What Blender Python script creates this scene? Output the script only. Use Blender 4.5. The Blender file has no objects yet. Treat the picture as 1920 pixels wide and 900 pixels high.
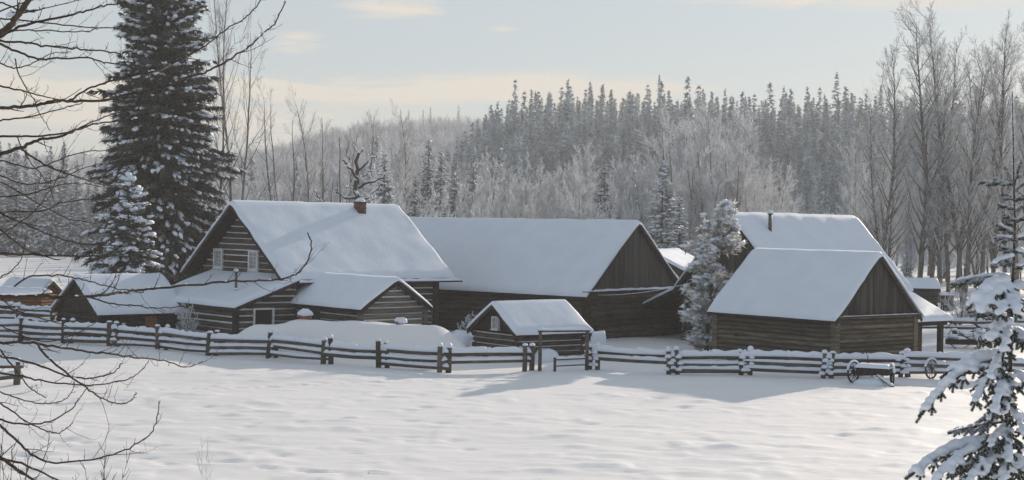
import bpy, math, random
import numpy as np
from mathutils import Vector, Matrix
R = math.radians
sc = bpy.context.scene
col = sc.collection

# ------------------------------------------------------------------ camera
F_PX, HOR, ROLL, CAM_H = 2900.0, 419.0, R(0.956), 7.0       # photo pixels (1920 x 900)
cam = bpy.data.cameras.new("camera"); co = bpy.data.objects.new("camera", cam); col.objects.link(co)
cam.sensor_fit = 'HORIZONTAL'; cam.sensor_width = 36.0
cam.lens = F_PX / 1920 * 36
cam.shift_y = (HOR - 450) / 1920
cam.clip_start = 0.1; cam.clip_end = 6000
_c, _s = math.cos(ROLL), math.sin(ROLL)
co.matrix_world = Matrix(((_c, -_s, 0, 0), (0, 0, -1, 0), (_s, _c, 0, CAM_H), (0, 0, 0, 1)))
sc.camera = co

# ------------------------------------------------------------------ light
SUN_AZ, SUN_EL = R(60), R(17.0)           # azimuth from +x, counter-clockwise
SUN_STRENGTH, SKY_STRENGTH, EXPOSURE = 4.5, 0.070, 0.35
HAZE = 0.00060
sd = Vector((math.cos(SUN_AZ) * math.cos(SUN_EL), math.sin(SUN_AZ) * math.cos(SUN_EL), math.sin(SUN_EL)))
sl = bpy.data.lights.new("sun", 'SUN'); so = bpy.data.objects.new("sun", sl); col.objects.link(so)
sl.energy = SUN_STRENGTH; sl.angle = R(0.5); sl.color = (1.0, 0.855, 0.70)
so.rotation_euler = sd.to_track_quat('Z', 'Y').to_euler()

w = bpy.data.worlds.new("World"); sc.world = w; w.use_nodes = True
nt = w.node_tree; N = nt.nodes; Lk = nt.links; N.clear()
def nd(t, **k):
    n = N.new(t)
    for a, b in k.items(): setattr(n, a, b)
    return n
def mth(op, a, b=None, c=None, clamp=False):
    n = nd('ShaderNodeMath', operation=op, use_clamp=clamp)
    for i, v in enumerate((a, b, c)):
        if v is None: continue
        if isinstance(v, (int, float)): n.inputs[i].default_value = v
        else: Lk.new(v, n.inputs[i])
    return n.outputs[0]
sky = nd('ShaderNodeTexSky', sky_type='NISHITA', sun_disc=False)
sky.sun_elevation = SUN_EL; sky.sun_rotation = R(90) - SUN_AZ; sky.air_density = 1.0; sky.dust_density = 0.2; sky.ozone_density = 1.6
tc = nd('ShaderNodeTexCoord')
sep = nd('ShaderNodeSeparateXYZ'); Lk.new(tc.outputs['Generated'], sep.inputs[0])
az = mth('ARCTAN2', sep.outputs[0], sep.outputs[1])           # radians, right of the view's north
el = mth('ARCSINE', sep.outputs[2])
cmb = nd('ShaderNodeCombineXYZ'); Lk.new(mth('MULTIPLY', az, 9.0), cmb.inputs[0]); Lk.new(mth('MULTIPLY', el, 60.0), cmb.inputs[1])
nz = nd('ShaderNodeTexNoise'); nz.inputs['Scale'].default_value = 1.3; nz.inputs['Detail'].default_value = 7; nz.inputs['Roughness'].default_value = 0.62; nz.inputs['Distortion'].default_value = 0.6
Lk.new(cmb.outputs[0], nz.inputs['Vector'])
tot = None                                                  # cloud banks: azimuth, elevation, half sizes, weight
for ca, ce, wa, we, wt in [(-7.3, 4.85, 4.3, .42, 1.0), (1.6, 4.95, 6.0, .62, 1.1), (-4.3, 7.9, 2.6, .5, .8), (-8.0, 6.5, 1.3, .42, .7), (-.5, 7.2, .7, .15, .7),
                       (-17.5, 4.3, 5.5, .95, 1.15), (-10.5, 3.7, 3.0, .4, .9), (13.0, 8.6, 7.0, .9, .9), (-9.5, 10.5, 5, .6, .7), (25, 6, 8, 1.2, .8), (3, 3.0, 30, 1.3, .5), (-30, 7, 9, 1, .8), (5, 12, 12, 1, .8)]:
    dx = mth('DIVIDE', mth('SUBTRACT', az, R(ca)), R(wa)); dy = mth('DIVIDE', mth('SUBTRACT', el, R(ce)), R(we))
    g = mth('EXPONENT', mth('MULTIPLY', mth('ADD', mth('MULTIPLY', dx, dx), mth('MULTIPLY', dy, dy)), -1.0))
    g = mth('MULTIPLY', g, wt)
    tot = g if tot is None else mth('ADD', tot, g)
amt = mth('MULTIPLY', mth('SUBTRACT', mth('MULTIPLY', tot, mth('ADD', mth('MULTIPLY', mth('SUBTRACT', nz.outputs['Fac'], 0.3), 3.4), 0.12)), 0.22), 2.1, clamp=True)
amt = mth('MULTIPLY', amt, 0.9)
mix = nd('ShaderNodeMix', data_type='RGBA'); Lk.new(amt, mix.inputs['Factor'])
hs = nd('ShaderNodeHueSaturation'); hs.inputs['Saturation'].default_value = 0.75
Lk.new(sky.outputs[0], hs.inputs['Color'])
veil = nd('ShaderNodeMix', data_type='RGBA'); veil.inputs['Factor'].default_value = 0.55; veil.inputs[7].default_value = (6.5, 7.4, 8.1, 1)   # thin high veil
Lk.new(hs.outputs[0], veil.inputs[6]); Lk.new(veil.outputs[2], mix.inputs[6])
mix.inputs[7].default_value = (9.8, 8.9, 7.6, 1)
bg = nd('ShaderNodeBackground'); bg.inputs[1].default_value = SKY_STRENGTH
Lk.new(mix.outputs[2], bg.inputs[0])
wo = nd('ShaderNodeOutputWorld'); Lk.new(bg.outputs[0], wo.inputs[0])

vs = sc.view_settings
vs.view_transform = 'Standard'; vs.look = 'None'; vs.gamma = 1; vs.use_curve_mapping = False; vs.exposure = EXPOSURE
sc.cycles.max_bounces = 6; sc.cycles.volume_bounces = 0; sc.cycles.diffuse_bounces = 3

# ------------------------------------------------------------------ helpers
def unproj(px, py, D):
    dx, dy = px - 960, py - HOR
    x = _c * dx + _s * dy; y = -_s * dx + _c * dy
    return Vector((x / F_PX * D, D, CAM_H - y / F_PX * D))
P3 = unproj

def sm(a, b, x):
    t = np.clip((x - a) / (b - a), 0, 1); return t * t * (3 - 2 * t)

_rg = np.random.default_rng(7)
_tab = _rg.random((256, 256)) * 2 - 1
def vnoise(x, y):
    x = np.asarray(x, float); y = np.asarray(y, float)
    xi = np.floor(x).astype(int); yi = np.floor(y).astype(int); fx = x - xi; fy = y - yi
    fx = fx * fx * fx * (fx * (fx * 6 - 15) + 10); fy = fy * fy * fy * (fy * (fy * 6 - 15) + 10)
    a = _tab[xi & 255, yi & 255]; b = _tab[(xi + 1) & 255, yi & 255]; c = _tab[xi & 255, (yi + 1) & 255]; d = _tab[(xi + 1) & 255, (yi + 1) & 255]
    return (a * (1 - fx) + b * fx) * (1 - fy) + (c * (1 - fx) + d * fx) * fy
def fbm(x, y, o=4):
    s = 0; a = 1
    for k in range(o):
        s = s + a * vnoise(x * 2 ** k + 17.3 * k, y * 2 ** k - 9.1 * k); a *= .5
    return s

def hill(x, y):
    """broad terrain: near bank, field, wooded hills"""
    x = np.asarray(x, float); y = np.asarray(y, float)
    z = 5.4 * (1 - sm(-2, 38, y))
    z = z + 0.25 * sm(-14, -21, x) * sm(70, 76, y) * (1 - sm(92, 110, y))
    az_ = x / np.maximum(y, 1)
    hr = 25 * sm(250, 430, y) * sm(-0.085, 0.02, az_ + 0.006 * vnoise(y * .02, 3)) * (1 + .12 * fbm(x * .012, y * .01, 2))
    hl = 46 * sm(420, 800, y) * (0.62 + .42 * sm(-.2, -.08, az_) + .05 * fbm(x * .01, y * .01, 2))
    return z + np.maximum(hr, hl)

MOUND = (np.array([-12.9, 80.4]), np.array([-4.0, 77.6]))
TRAIL = []
def ground(x, y):
    x = np.asarray(x, float); y = np.asarray(y, float)
    z = hill(x, y)
    a, b = MOUND; ab = b - a; L2 = (ab ** 2).sum()
    t = np.clip(((x - a[0]) * ab[0] + (y - a[1]) * ab[1]) / L2, 0, 1)
    d = np.hypot(x - (a[0] + t * ab[0]), y - (a[1] + t * ab[1]))
    z = z + (1.5 + .38 * sm(0, .3, t)) * (1 - sm(.2, 2.9, d)) * (1 + .05 * vnoise(x, y))
    near = (1 - sm(150, 300, y))
    z = z + near * (0.05 * fbm(x * .14, y * .2, 2) + .008 * fbm(x * .5, y * 1.6, 3) + .005 * fbm(x * .8 + .5 * y, y * 4.5, 2))
    # wind ripples and small lumps
    r = fbm(x * .75 + 3, y * 1.0, 3)
    z = z + near * .05 * np.maximum(r - .30, 0) + near * .010 * fbm(x * 1.1, y * 3.4 + .6 * vnoise(x, y), 2)
    l = vnoise(x * .9 + 40, y * .8 + 11)
    z = z + near * .16 * np.maximum(l - .62, 0) ** 1.2 * (y < 72)
    # snow ridge thrown up along the fence
    return z

def hitg(px, py, lo=30, hi=400):
    """the point of the ground that a photo pixel shows"""
    prev = lo
    for D in np.arange(lo, hi, .5):
        p = unproj(px, py, D)
        if p.z < float(hill(p.x, p.y)): break
        prev = D
    return unproj(px, py, D)
def gz(x, y): return float(ground(x, y))

# ------------------------------------------------------------------ materials
def mat(name, base, rough=.9, base2=None, scale=(3, 3, 3), fac=(.35, .65), bump=0, bscale=None, tone=0, spec=.2, detail=4, bdist=.02):
    m = bpy.data.materials.new(name); m.use_nodes = True; t = m.node_tree; n = t.nodes; l = t.links
    b = n['Principled BSDF']; b.inputs['Roughness'].default_value = rough; b.inputs['Specular IOR Level'].default_value = spec
    tc = n.new('ShaderNodeTexCoord')
    def noise(s, det):
        mp = n.new('ShaderNodeMapping'); mp.inputs['Scale'].default_value = s; l.new(tc.outputs['Object'], mp.inputs[0])
        z = n.new('ShaderNodeTexNoise'); z.inputs['Scale'].default_value = 1; z.inputs['Detail'].default_value = det; l.new(mp.outputs[0], z.inputs['Vector']); return z
    out = None
    if base2 is None: b.inputs['Base Color'].default_value = (*base, 1)
    else:
        z = noise(scale, detail); r = n.new('ShaderNodeMapRange'); r.inputs[1].default_value = fac[0]; r.inputs[2].default_value = fac[1]; l.new(z.outputs['Fac'], r.inputs[0])
        mx = n.new('ShaderNodeMix'); mx.data_type = 'RGBA'; mx.inputs[6].default_value = (*base, 1); mx.inputs[7].default_value = (*base2, 1)
        l.new(r.outputs[0], mx.inputs['Factor']); out = mx.outputs[2]
        if tone:
            at = n.new('ShaderNodeAttribute'); at.attribute_name = 'tone'
            mr = n.new('ShaderNodeMapRange'); mr.inputs[3].default_value = 1 - tone; mr.inputs[4].default_value = 1 + tone; l.new(at.outputs['Fac'], mr.inputs[0])
            vm = n.new('ShaderNodeVectorMath'); vm.operation = 'SCALE'; l.new(out, vm.inputs[0]); l.new(mr.outputs[0], vm.inputs['Scale']); out = vm.outputs[0]
        l.new(out, b.inputs['Base Color'])
    if bump:
        z2 = noise(bscale or scale, 5); bp = n.new('ShaderNodeBump'); bp.inputs['Strength'].default_value = bump; bp.inputs['Distance'].default_value = bdist
        l.new(z2.outputs['Fac'], bp.inputs['Height']); l.new(bp.outputs[0], b.inputs['Normal'])
    return m
SNOW = mat('snow', (.72, .765, .85), .55, (.68, .725, .82), (.8, .8, .8), bump=.35, bscale=(5, 5, 5), bdist=.03)
GROUND = mat('field snow', (.81, .80, .81), .6, (.77, .765, .785), (.25, .5, .3), (.3, .7), bump=.35, bscale=(2.2, 8.0, 2), bdist=.05)
FROST = mat('frost', (.88, .90, .93), .7, (.62, .645, .68), (.9, .9, .9), (.40, .66), detail=3)
FROSTD = mat('frosty twigs', (.85, .87, .90), .8, (.48, .49, .51), (1.1, 1.1, 1.1), (.38, .62), detail=3)
LOG = mat('weathered logs', (.030, .027, .024), .9, (.095, .083, .070), (1.2, 1.2, 14), (.35, .68), bump=.6, bscale=(2, 2, 25), tone=.35)
LOGG = mat('grey brown logs', (.050, .042, .031), .9, (.16, .135, .098), (1.0, 1.0, 12), (.32, .70), bump=.7, bscale=(2, 2, 25), tone=.40)
LOGGABLE = mat('grey log ends', (.07, .065, .058), .9, (.17, .16, .145), (1.0, 1.0, 12), (.32, .70), bump=.6, bscale=(2, 2, 25), tone=.3)
CHINK = mat('lime chinking', (.66, .66, .66), .95, (.42, .41, .39), (1.5, 1.5, 6), (.35, .75), tone=.35)
BOARD = mat('grey boards', (.026, .024, .023), .9, (.072, .067, .061), (9, 9, .5), (.3, .7), bump=.5, bscale=(18, 18, 1), tone=.35)
DARKW = mat('dark old wood', (.018, .016, .014), .95, (.048, .042, .036), (3, 3, 3), bump=.4, bscale=(10, 10, 10), tone=.25)
RAILM = mat('fence wood', (.040, .034, .029), .9, (.13, .11, .092), (2, 2, 9), (.3, .7), bump=.6, bscale=(6, 6, 30), tone=.4)
ORANGE = mat('orange logs', (.24, .095, .035), .8, (.11, .05, .022), (2, 2, 10), tone=.2)
BRICK = mat('old red brick', (.15, .075, .055), .9, (.08, .05, .04), (8, 8, 14), bump=.5, bscale=(10, 10, 20), tone=.1)
CLAY = mat('orange clay pipe', (.32, .14, .07), .85, (.20, .09, .05), (6, 6, 6))
METAL = mat('dull stove pipe', (.10, .10, .10), .5, (.05, .045, .04), (5, 5, 5), spec=.5)
WHITEP = mat('white window paint', (.62, .63, .65), .7, (.48, .49, .50), (4, 4, 4))
GLASS = mat('dark window glass', (.02, .022, .025), .12, spec=.6)
CURTAIN = mat('pale pane', (.34, .35, .35), .3, (.22, .23, .24), (3, 3, 3), spec=.5)
BROWN = mat('brown door boards', (.085, .048, .03), .85, (.045, .028, .02), (8, 8, 1), tone=.2)
BARK = mat('grey bark', (.075, .066, .060), .9, (.24, .225, .21), (4, 4, 1.5), (.35, .7), bump=.6, bscale=(9, 9, 3))
BARKD = mat('dark bark', (.045, .034, .027), .9, (.085, .068, .055), (6, 6, 6), bump=.5, bscale=(30, 30, 30), bdist=.004)
NEEDLE = mat('spruce needles', (.026, .034, .026), .8, (.105, .112, .098), (1.2, 1.2, 1.2), (.35, .65))
NEEDLEF = mat('frosted needles', (.085, .105, .115), .85, (.34, .385, .42), (.7, .7, .7), (.38, .65))
NEEDLEN = mat('young spruce needles', (.030, .048, .026), .7, (.065, .080, .045), (8, 8, 8), (.35, .65))
def translucent(m, k):
    t = m.node_tree; n = t.nodes; l = t.links; p = n['Principled BSDF']; tr = n.new('ShaderNodeBsdfTranslucent'); mx = n.new('ShaderNodeMixShader'); mx.inputs[0].default_value = k
    src = p.inputs['Base Color'].links
    if src: l.new(src[0].from_socket, tr.inputs['Color'])
    else: tr.inputs['Color'].default_value = p.inputs['Base Color'].default_value
    l.new(p.outputs[0], mx.inputs[1]); l.new(tr.outputs[0], mx.inputs[2]); l.new(mx.outputs[0], n['Material Output'].inputs['Surface'])
PINE = mat('frosted pine needles', (.34, .33, .29), .85, (.82, .81, .78), (1.8, 1.8, 1.8), (.36, .58))
HILLN = mat('frosted haze-paled hill needles', (.16, .20, .23), .85, (.46, .54, .61), (.35, .35, .25), (.36, .66))  # frost, with distance haze painted in as a paler, bluer tone
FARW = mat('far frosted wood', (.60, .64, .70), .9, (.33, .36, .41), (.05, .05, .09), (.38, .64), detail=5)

for m_ in (FROST, PINE): translucent(m_, .5)
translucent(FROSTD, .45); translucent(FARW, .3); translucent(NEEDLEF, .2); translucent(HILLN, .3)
# ------------------------------------------------------------------ object helpers
def tag(o, label=None, cat=None, group=None, kind=None):
    if label: o['label'] = label
    if cat: o['category'] = cat
    if group: o['group'] = group
    if kind: o['kind'] = kind
    return o
def empty(name, loc, rz=0, **k):
    o = bpy.data.objects.new(name, None); col.objects.link(o); o.location = loc; o.rotation_euler = (0, 0, rz); o.empty_display_size = .3
    return tag(o, **k)
def copy_tree(o, parent=None):
    c = o.copy(); col.objects.link(c); c.parent = parent
    for ch in list(o.children): copy_tree(ch, c)
    return c
def npmesh(name, V, Fs, mats, mi=None, smooth=False, parent=None, **k):
    """V (n,3); Fs list of face arrays (m,3) or (m,4)"""
    me = bpy.data.meshes.new(name)
    V = np.asarray(V, np.float32); Fs = [np.asarray(f, np.int32) for f in Fs if len(f)]
    loops = np.concatenate([f.ravel() for f in Fs]); tot = np.concatenate([np.full(len(f), f.shape[1], np.int32) for f in Fs])
    st = np.concatenate([[0], np.cumsum(tot)[:-1]]).astype(np.int32)
    me.vertices.add(len(V)); me.vertices.foreach_set('co', V.ravel())
    me.loops.add(len(loops)); me.loops.foreach_set('vertex_index', loops)
    me.polygons.add(len(tot)); me.polygons.foreach_set('loop_start', st)
    try: me.polygons.foreach_set('loop_total', tot)
    except Exception: pass
    if mi is not None: me.polygons.foreach_set('material_index', np.asarray(mi, np.int32))
    if smooth is True: me.polygons.foreach_set('use_smooth', np.ones(len(tot), bool))
    elif smooth is not False: me.polygons.foreach_set('use_smooth', np.asarray(smooth, bool))
    for m in mats: me.materials.append(m)
    me.update(calc_edges=True); me.validate()
    o = bpy.data.objects.new(name, me); col.objects.link(o); o.parent = parent
    return tag(o, **k)

class MB:
    def __init__(s, seed=1): s.v = []; s.f = []; s.m = []; s.t = []; s.s = []; s.r = random.Random(seed)
    def add(s, vs, fs, m=0, tone=None, smooth=False):
        b = len(s.v); s.v += [tuple(p) for p in vs]; tone = s.r.random() if tone is None else tone
        for f in fs: s.f.append([b + i for i in f]); s.m.append(m); s.t.append(tone); s.s.append(smooth)
    def box(s, lo, hi, m=0, tone=None):
        x0, y0, z0 = lo; x1, y1, z1 = hi
        s.add([(x0, y0, z0), (x1, y0, z0), (x1, y1, z0), (x0, y1, z0), (x0, y0, z1), (x1, y0, z1), (x1, y1, z1), (x0, y1, z1)],
              [(0, 3, 2, 1), (4, 5, 6, 7), (0, 1, 5, 4), (1, 2, 6, 5), (2, 3, 7, 6), (3, 0, 4, 7)], m, tone)
    def extr(s, prof, a, b, m=0, tone=None, smooth=False, cap=True):
        """prof: list of (side, up) offsets; extruded from a to b"""
        a = Vector(a); b = Vector(b); d = (b - a).normalized(); side = d.cross(Vector((0, 0, 1)))
        side = Vector((1, 0, 0)) if side.length < 1e-4 else side.normalized(); up = side.cross(d)
        n = len(prof); vs = [a + side * p[0] + up * p[1] for p in prof] + [b + side * p[0] + up * p[1] for p in prof]
        fs = [(i, (i + 1) % n, n + (i + 1) % n, n + i) for i in range(n)]
        if cap: fs += [tuple(range(n))[::-1], tuple(range(n, 2 * n))]
        s.add(vs, fs, m, tone, smooth)
    def beam(s, a, b, w, h, m=0, tone=None): s.extr([(-w / 2, -h / 2), (w / 2, -h / 2), (w / 2, h / 2), (-w / 2, h / 2)], a, b, m, tone)
    def tube(s, pts, rad, n=6, m=0, tone=None, smooth=True):
        pts = [Vector(p) for p in pts]; vs = []; k = len(pts)
        if isinstance(rad, (int, float)): rad = [rad] * k
        ref = Vector((.13, .27, .95))
        for i, p in enumerate(pts):
            d = (pts[min(i + 1, k - 1)] - pts[max(i - 1, 0)]).normalized(); a = d.cross(ref)
            if a.length < .05: a = d.cross(Vector((1, 0, 0)))
            a.normalize(); b = d.cross(a)
            for j in range(n):
                t = 2 * math.pi * j / n; vs.append(p + (a * math.cos(t) + b * math.sin(t)) * rad[i])
        fs = [(i * n + j, i * n + (j + 1) % n, (i + 1) * n + (j + 1) % n, (i + 1) * n + j) for i in range(k - 1) for j in range(n)]
        fs += [tuple(range(n))[::-1], tuple(range((k - 1) * n, k * n))]
        s.add(vs, fs, m, tone, smooth)
    def snowcap(s, a, b, w, h, seg=8, seed=0, m=0):
        """rounded line of snow lying on a beam from a to b (top edge)"""
        a = Vector(a); b = Vector(b); d = b - a; L = d.length; d.normalize(); side = d.cross(Vector((0, 0, 1))).normalized()
        vs = []; rr = random.Random(seed); n = 7
        ts = [0, .03, .09] + [i / seg for i in range(1, seg)] + [.91, .97, 1]; ts = sorted(set(ts))
        for t in ts:
            e = min(t, 1 - t) * L; k = math.sqrt(max(0, 1 - (1 - min(1, e / .12)) ** 2)) * .92 + .08
            hh = h * k * (1 + rr.uniform(-.22, .22)); ww = w * (.7 + .3 * k) * (1 + rr.uniform(-.1, .1)); p = a + (b - a) * t
            for j in range(n):
                q = math.pi * j / (n - 1); vs.append(p + side * (math.cos(q) * ww / 2) + Vector((0, 0, math.sin(q) * hh - .012)))
        fs = [(i * n + j, (i + 1) * n + j, (i + 1) * n + j + 1, i * n + j + 1) for i in range(len(ts) - 1) for j in range(n - 1)]
        fs += [(i * n, i * n + n - 1, (i + 1) * n + n - 1, (i + 1) * n) for i in range(len(ts) - 1)]
        fs += [tuple(range(n)), tuple(range((len(ts) - 1) * n, len(ts) * n))[::-1]]
        s.add(vs, fs, m, .5, True)
    def blob(s, c, r, m=0, nu=10, nv=6, seed=0, flat=1.0):
        """lump of snow: rounded, slightly uneven, flat below"""
        rr = random.Random(seed); vs = [(c[0], c[1], c[2] + r[2])]
        for i in range(1, nv):
            ph = math.pi * i / nv
            for j in range(nu):
                th = 2 * math.pi * j / nu; k = 1 + rr.uniform(-.08, .08); z = math.cos(ph)
                if z < 0: z *= .35
                vs.append((c[0] + math.sin(ph) * math.cos(th) * r[0] * k, c[1] + math.sin(ph) * math.sin(th) * r[1] * k, c[2] + z * r[2] * k))
        vs.append((c[0], c[1], c[2] - r[2] * .3)); e = len(vs) - 1
        fs = [(0, 1 + j, 1 + (j + 1) % nu) for j in range(nu)]
        fs += [(1 + i * nu + j, 1 + (i + 1) * nu + j, 1 + (i + 1) * nu + (j + 1) % nu, 1 + i * nu + (j + 1) % nu) for i in range(nv - 2) for j in range(nu)]
        fs += [(e, 1 + (nv - 2) * nu + (j + 1) % nu, 1 + (nv - 2) * nu + j) for j in range(nu)]
        s.add(vs, fs, m, .5, True)
    def build(s, name, mats, parent=None, **k):
        me = bpy.data.meshes.new(name); me.from_pydata(s.v, [], s.f)
        for m in (mats if isinstance(mats, (list, tuple)) else [mats]): me.materials.append(m)
        me.polygons.foreach_set('material_index', s.m); me.polygons.foreach_set('use_smooth', s.s)
        at = me.attributes.new('tone', 'FLOAT', 'FACE'); at.data.foreach_set('value', s.t)
        me.update(); o = bpy.data.objects.new(name, me); col.objects.link(o); o.parent = parent
        return tag(o, **k)

# ------------------------------------------------------------------ ground
ys = np.concatenate([np.arange(-40, 36, 2.0), np.arange(36, 100, .21), np.arange(100, 150, 1.0), np.arange(150, 320, 4.0), np.arange(320, 1000, 12.0), np.arange(1000, 1500, 60)])
us = np.concatenate([np.linspace(-1.6, -.37, 14)[:-1], np.linspace(-.37, .37, 470), np.linspace(.37, 1.6, 14)[1:]])
YY, UU = np.meshgrid(ys, us, indexing='ij')
XX = UU * (np.maximum(YY, 0) + 14 + np.where(YY < 36, 10, 10 * np.exp(-(YY - 36) / 30)))
ZZ = ground(XX, YY)
# old footprints and dents running across the field
tr = [hitg(300, 732), hitg(480, 727), hitg(640, 719), hitg(760, 715), hitg(830, 713)]
rt = random.Random(5)
for a_, b_ in zip(tr[:-1], tr[1:]):
    n_ = max(1, int((b_ - a_).length / .42))
    for k in range(n_):
        p = a_.lerp(b_, k / n_); q = (p.x + rt.uniform(-.05, .05), p.y + (.16 if k % 2 else -.16) + rt.uniform(-.06, .06))
        ZZ -= .075 * np.exp(-(((XX - q[0]) / .17) ** 2 + ((YY - q[1]) / .15) ** 2) ** 2)
for k in range(60):                                          # scattered hoof dents and hummocks
    p = hitg(rt.uniform(60, 1750), rt.uniform(735, 890)); am = rt.uniform(.03, .085); sx_ = rt.uniform(.3, .8)
    ZZ += am * np.exp(-(((XX - p.x) / sx_) ** 2 + ((YY - p.y) / .32) ** 2))
for k in range(70):
    p = hitg(rt.uniform(20, 900) if k % 2 else rt.uniform(20, 1750), rt.uniform(740, 895)); am = rt.uniform(.04, .10); sx_ = rt.uniform(.25, .6)
    ZZ -= am * np.exp(-(((XX - p.x) / sx_) ** 2 + ((YY - p.y) / .22) ** 2))
for (x0_, y0_, x1_, y1_) in ((0, 765, 350, 748), (240, 868, 420, 880), (480, 880, 760, 896)):
    a_, b_ = hitg(x0_, y0_), hitg(x1_, y1_); n_ = int((b_ - a_).length / .5)
    for k in range(n_):
        p = a_.lerp(b_, k / n_); ZZ -= .06 * np.exp(-(((XX - p.x + (.13 if k % 2 else -.13)) / .16) ** 2 + ((YY - p.y + rt.uniform(-.1, .1)) / .17) ** 2) ** 2)
ny, nx = XX.shape
idx = np.arange(ny * nx).reshape(ny, nx)
Fq = np.stack([idx[:-1, :-1], idx[:-1, 1:], idx[1:, 1:], idx[1:, :-1]], -1).reshape(-1, 4)
npmesh('ground', np.stack([XX, YY, ZZ], -1).reshape(-1, 3), [Fq], [GROUND], smooth=True, kind='structure')

# haze: one closed even volume round everything
hb = MB(); hb.box((-2700, -60, -1.3), (2700, 1620, 96)); 
hm = bpy.data.materials.new('haze'); hm.use_nodes = True; t = hm.node_tree; t.nodes.clear()
pv = t.nodes.new('ShaderNodeVolumePrincipled'); pv.inputs['Color'].default_value = (.95, .955, .975, 1); pv.inputs['Density'].default_value = HAZE; pv.inputs['Anisotropy'].default_value = .1
ho = t.nodes.new('ShaderNodeOutputMaterial'); t.links.new(pv.outputs[0], ho.inputs['Volume'])
if HAZE > 0: hb.build('haze', hm, kind='stuff')

# ------------------------------------------------------------------ building helpers (local frame: x along ridge, y to the back, z up)
def dvec(L, e=.3, step=.3):
    a = [0, .012, .04, .09, .16, .24, .34]
    inner = list(np.arange(.34 + step, L - .34 - step * .5, step))
    return np.array(a + inner + [L - q for q in a[::-1]])
def snow_patch(name, x0, x1, y0, y1, fn, T, parent, seed=0, rnd=.24, lump=.03, skip='', label=None):
    xs = x0 + dvec(x1 - x0); ys_ = y0 + dvec(y1 - y0); X, Y = np.meshgrid(xs, ys_, indexing='ij')
    d = np.full(X.shape, 9.0)
    wig = .03 * fbm(X * 1.7 + seed * 3.1, Y * 1.7, 2)
    for ch, q in (('l', X - x0), ('r', x1 - X), ('f', Y - y0), ('b', y1 - Y)):
        if ch not in skip: d = np.minimum(d, q)
    e = np.clip(d / rnd, 0, 1); t = T * np.sqrt(np.maximum(0, 1 - (1 - e) ** 2))
    nz_ = fbm(X * .9 + seed * 7.7, Y * .9 + seed, 3)
    edge = np.exp(-np.maximum(x1 - X, 0) / .7) * (0 if 'r' in skip else 1)
    Xo, Yo = X, Y
    if y1 - y0 > 2:                                          # uneven snow lip along the eaves and rakes
        X = X + (np.exp(-(x1 - X) / .25) * ('r' not in skip) - np.exp(-(X - x0) / .25) * ('l' not in skip)) * (.045 * fbm(Y * 1.1 + seed, X * 0 + 3, 3) + .01)
        Y = Y + (np.exp(-(y1 - Yo) / .25) * ('b' not in skip) - np.exp(-(Yo - y0) / .25) * ('f' not in skip)) * (.06 * fbm(Xo * .8 + seed, Yo * 0 + 7, 3) + .01)
    Z0 = fn(Xo, Yo); Z = Z0 + t * (1 + (lump / .1) * .35 * nz_ + edge * .35 * vnoise(X * .4, Y * 1.9 + seed))
    Z += 0.012
    V = np.concatenate([np.stack([X, Y, Z], -1).reshape(-1, 3), np.stack([X, Y, Z0 + .004], -1).reshape(-1, 3)])
    a, b = X.shape; I = np.arange(a * b).reshape(a, b); q = np.stack([I[:-1, :-1], I[1:, :-1], I[1:, 1:], I[:-1, 1:]], -1).reshape(-1, 4)
    J = I + a * b; rim = []
    for A in (I[:, 0], I[-1, :], I[::-1, -1], I[0, ::-1]):
        rim.append(np.stack([A[:-1], A[:-1] + a * b, A[1:] + a * b, A[1:]], -1))
    return npmesh(name, V, [q, q[:, ::-1] + a * b] + rim, [SNOW], smooth=True, parent=parent, label=label)
def gable_fn(y0, y1, he, hr, c=.12):
    yc = (y0 + y1) / 2; sl_ = (hr - he) / ((y1 - y0) / 2)
    return lambda X, Y: hr - sl_ * (np.sqrt((Y - yc) ** 2 + c * c) - c * .6)
def deck_gable(x0, x1, y0, y1, he, hr, parent, axis='x', th=.07, m=DARKW, boards=True):
    """two roof slabs, rake boards and rafter ends, under the snow"""
    b = MB(11); yc = (y0 + y1) / 2; sl_ = (hr - he) / (yc - y0)
    def P(x, y, z): return (x, y, z) if axis == 'x' else (y, x, z)
    for ye in (y0, y1):
        vs = [P(x0, ye, he), P(x1, ye, he), P(x1, yc, hr), P(x0, yc, hr), P(x0, ye, he - th), P(x1, ye, he - th), P(x1, yc, hr - th), P(x0, yc, hr - th)]
        b.add(vs, [(0, 1, 2, 3), (7, 6, 5, 4), (0, 4, 5, 1), (1, 5, 6, 2), (3, 7, 4, 0), (2, 6, 7, 3)], 0)
        for xe, o in ((x0, .02), (x1, -.02)):                 # rake boards just inside the edge
            a0 = Vector(P(xe + o, ye + (.03 if ye < yc else -.03), he - th - .07)); a1 = Vector(P(xe + o, yc + (-.01 if ye < yc else .01), hr - th - .07))
            b.beam(a0, a1, .035, .13)
        n = int((x1 - x0) / .9)
        for i in range(1, n):
            xx = x0 + (x1 - x0) * i / n; s_ = .55 if ye < yc else -.55
            b.beam(P(xx, ye + s_ * .06, he - th - .05), P(xx, ye + s_ * 1.6, he - th - .05 + abs(s_) * 1.54 * sl_), .09, .1)
    return b.build('roof', m, parent)
def log_prof(h, depth):
    return [(-depth, -h / 2), (-depth * .0, -h / 2), (depth * .55, -h * .36), (depth * .8, -h * .12), (depth * .8, h * .14), (depth * .5, h * .38), (0, h / 2), (-depth, h / 2)]
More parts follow.
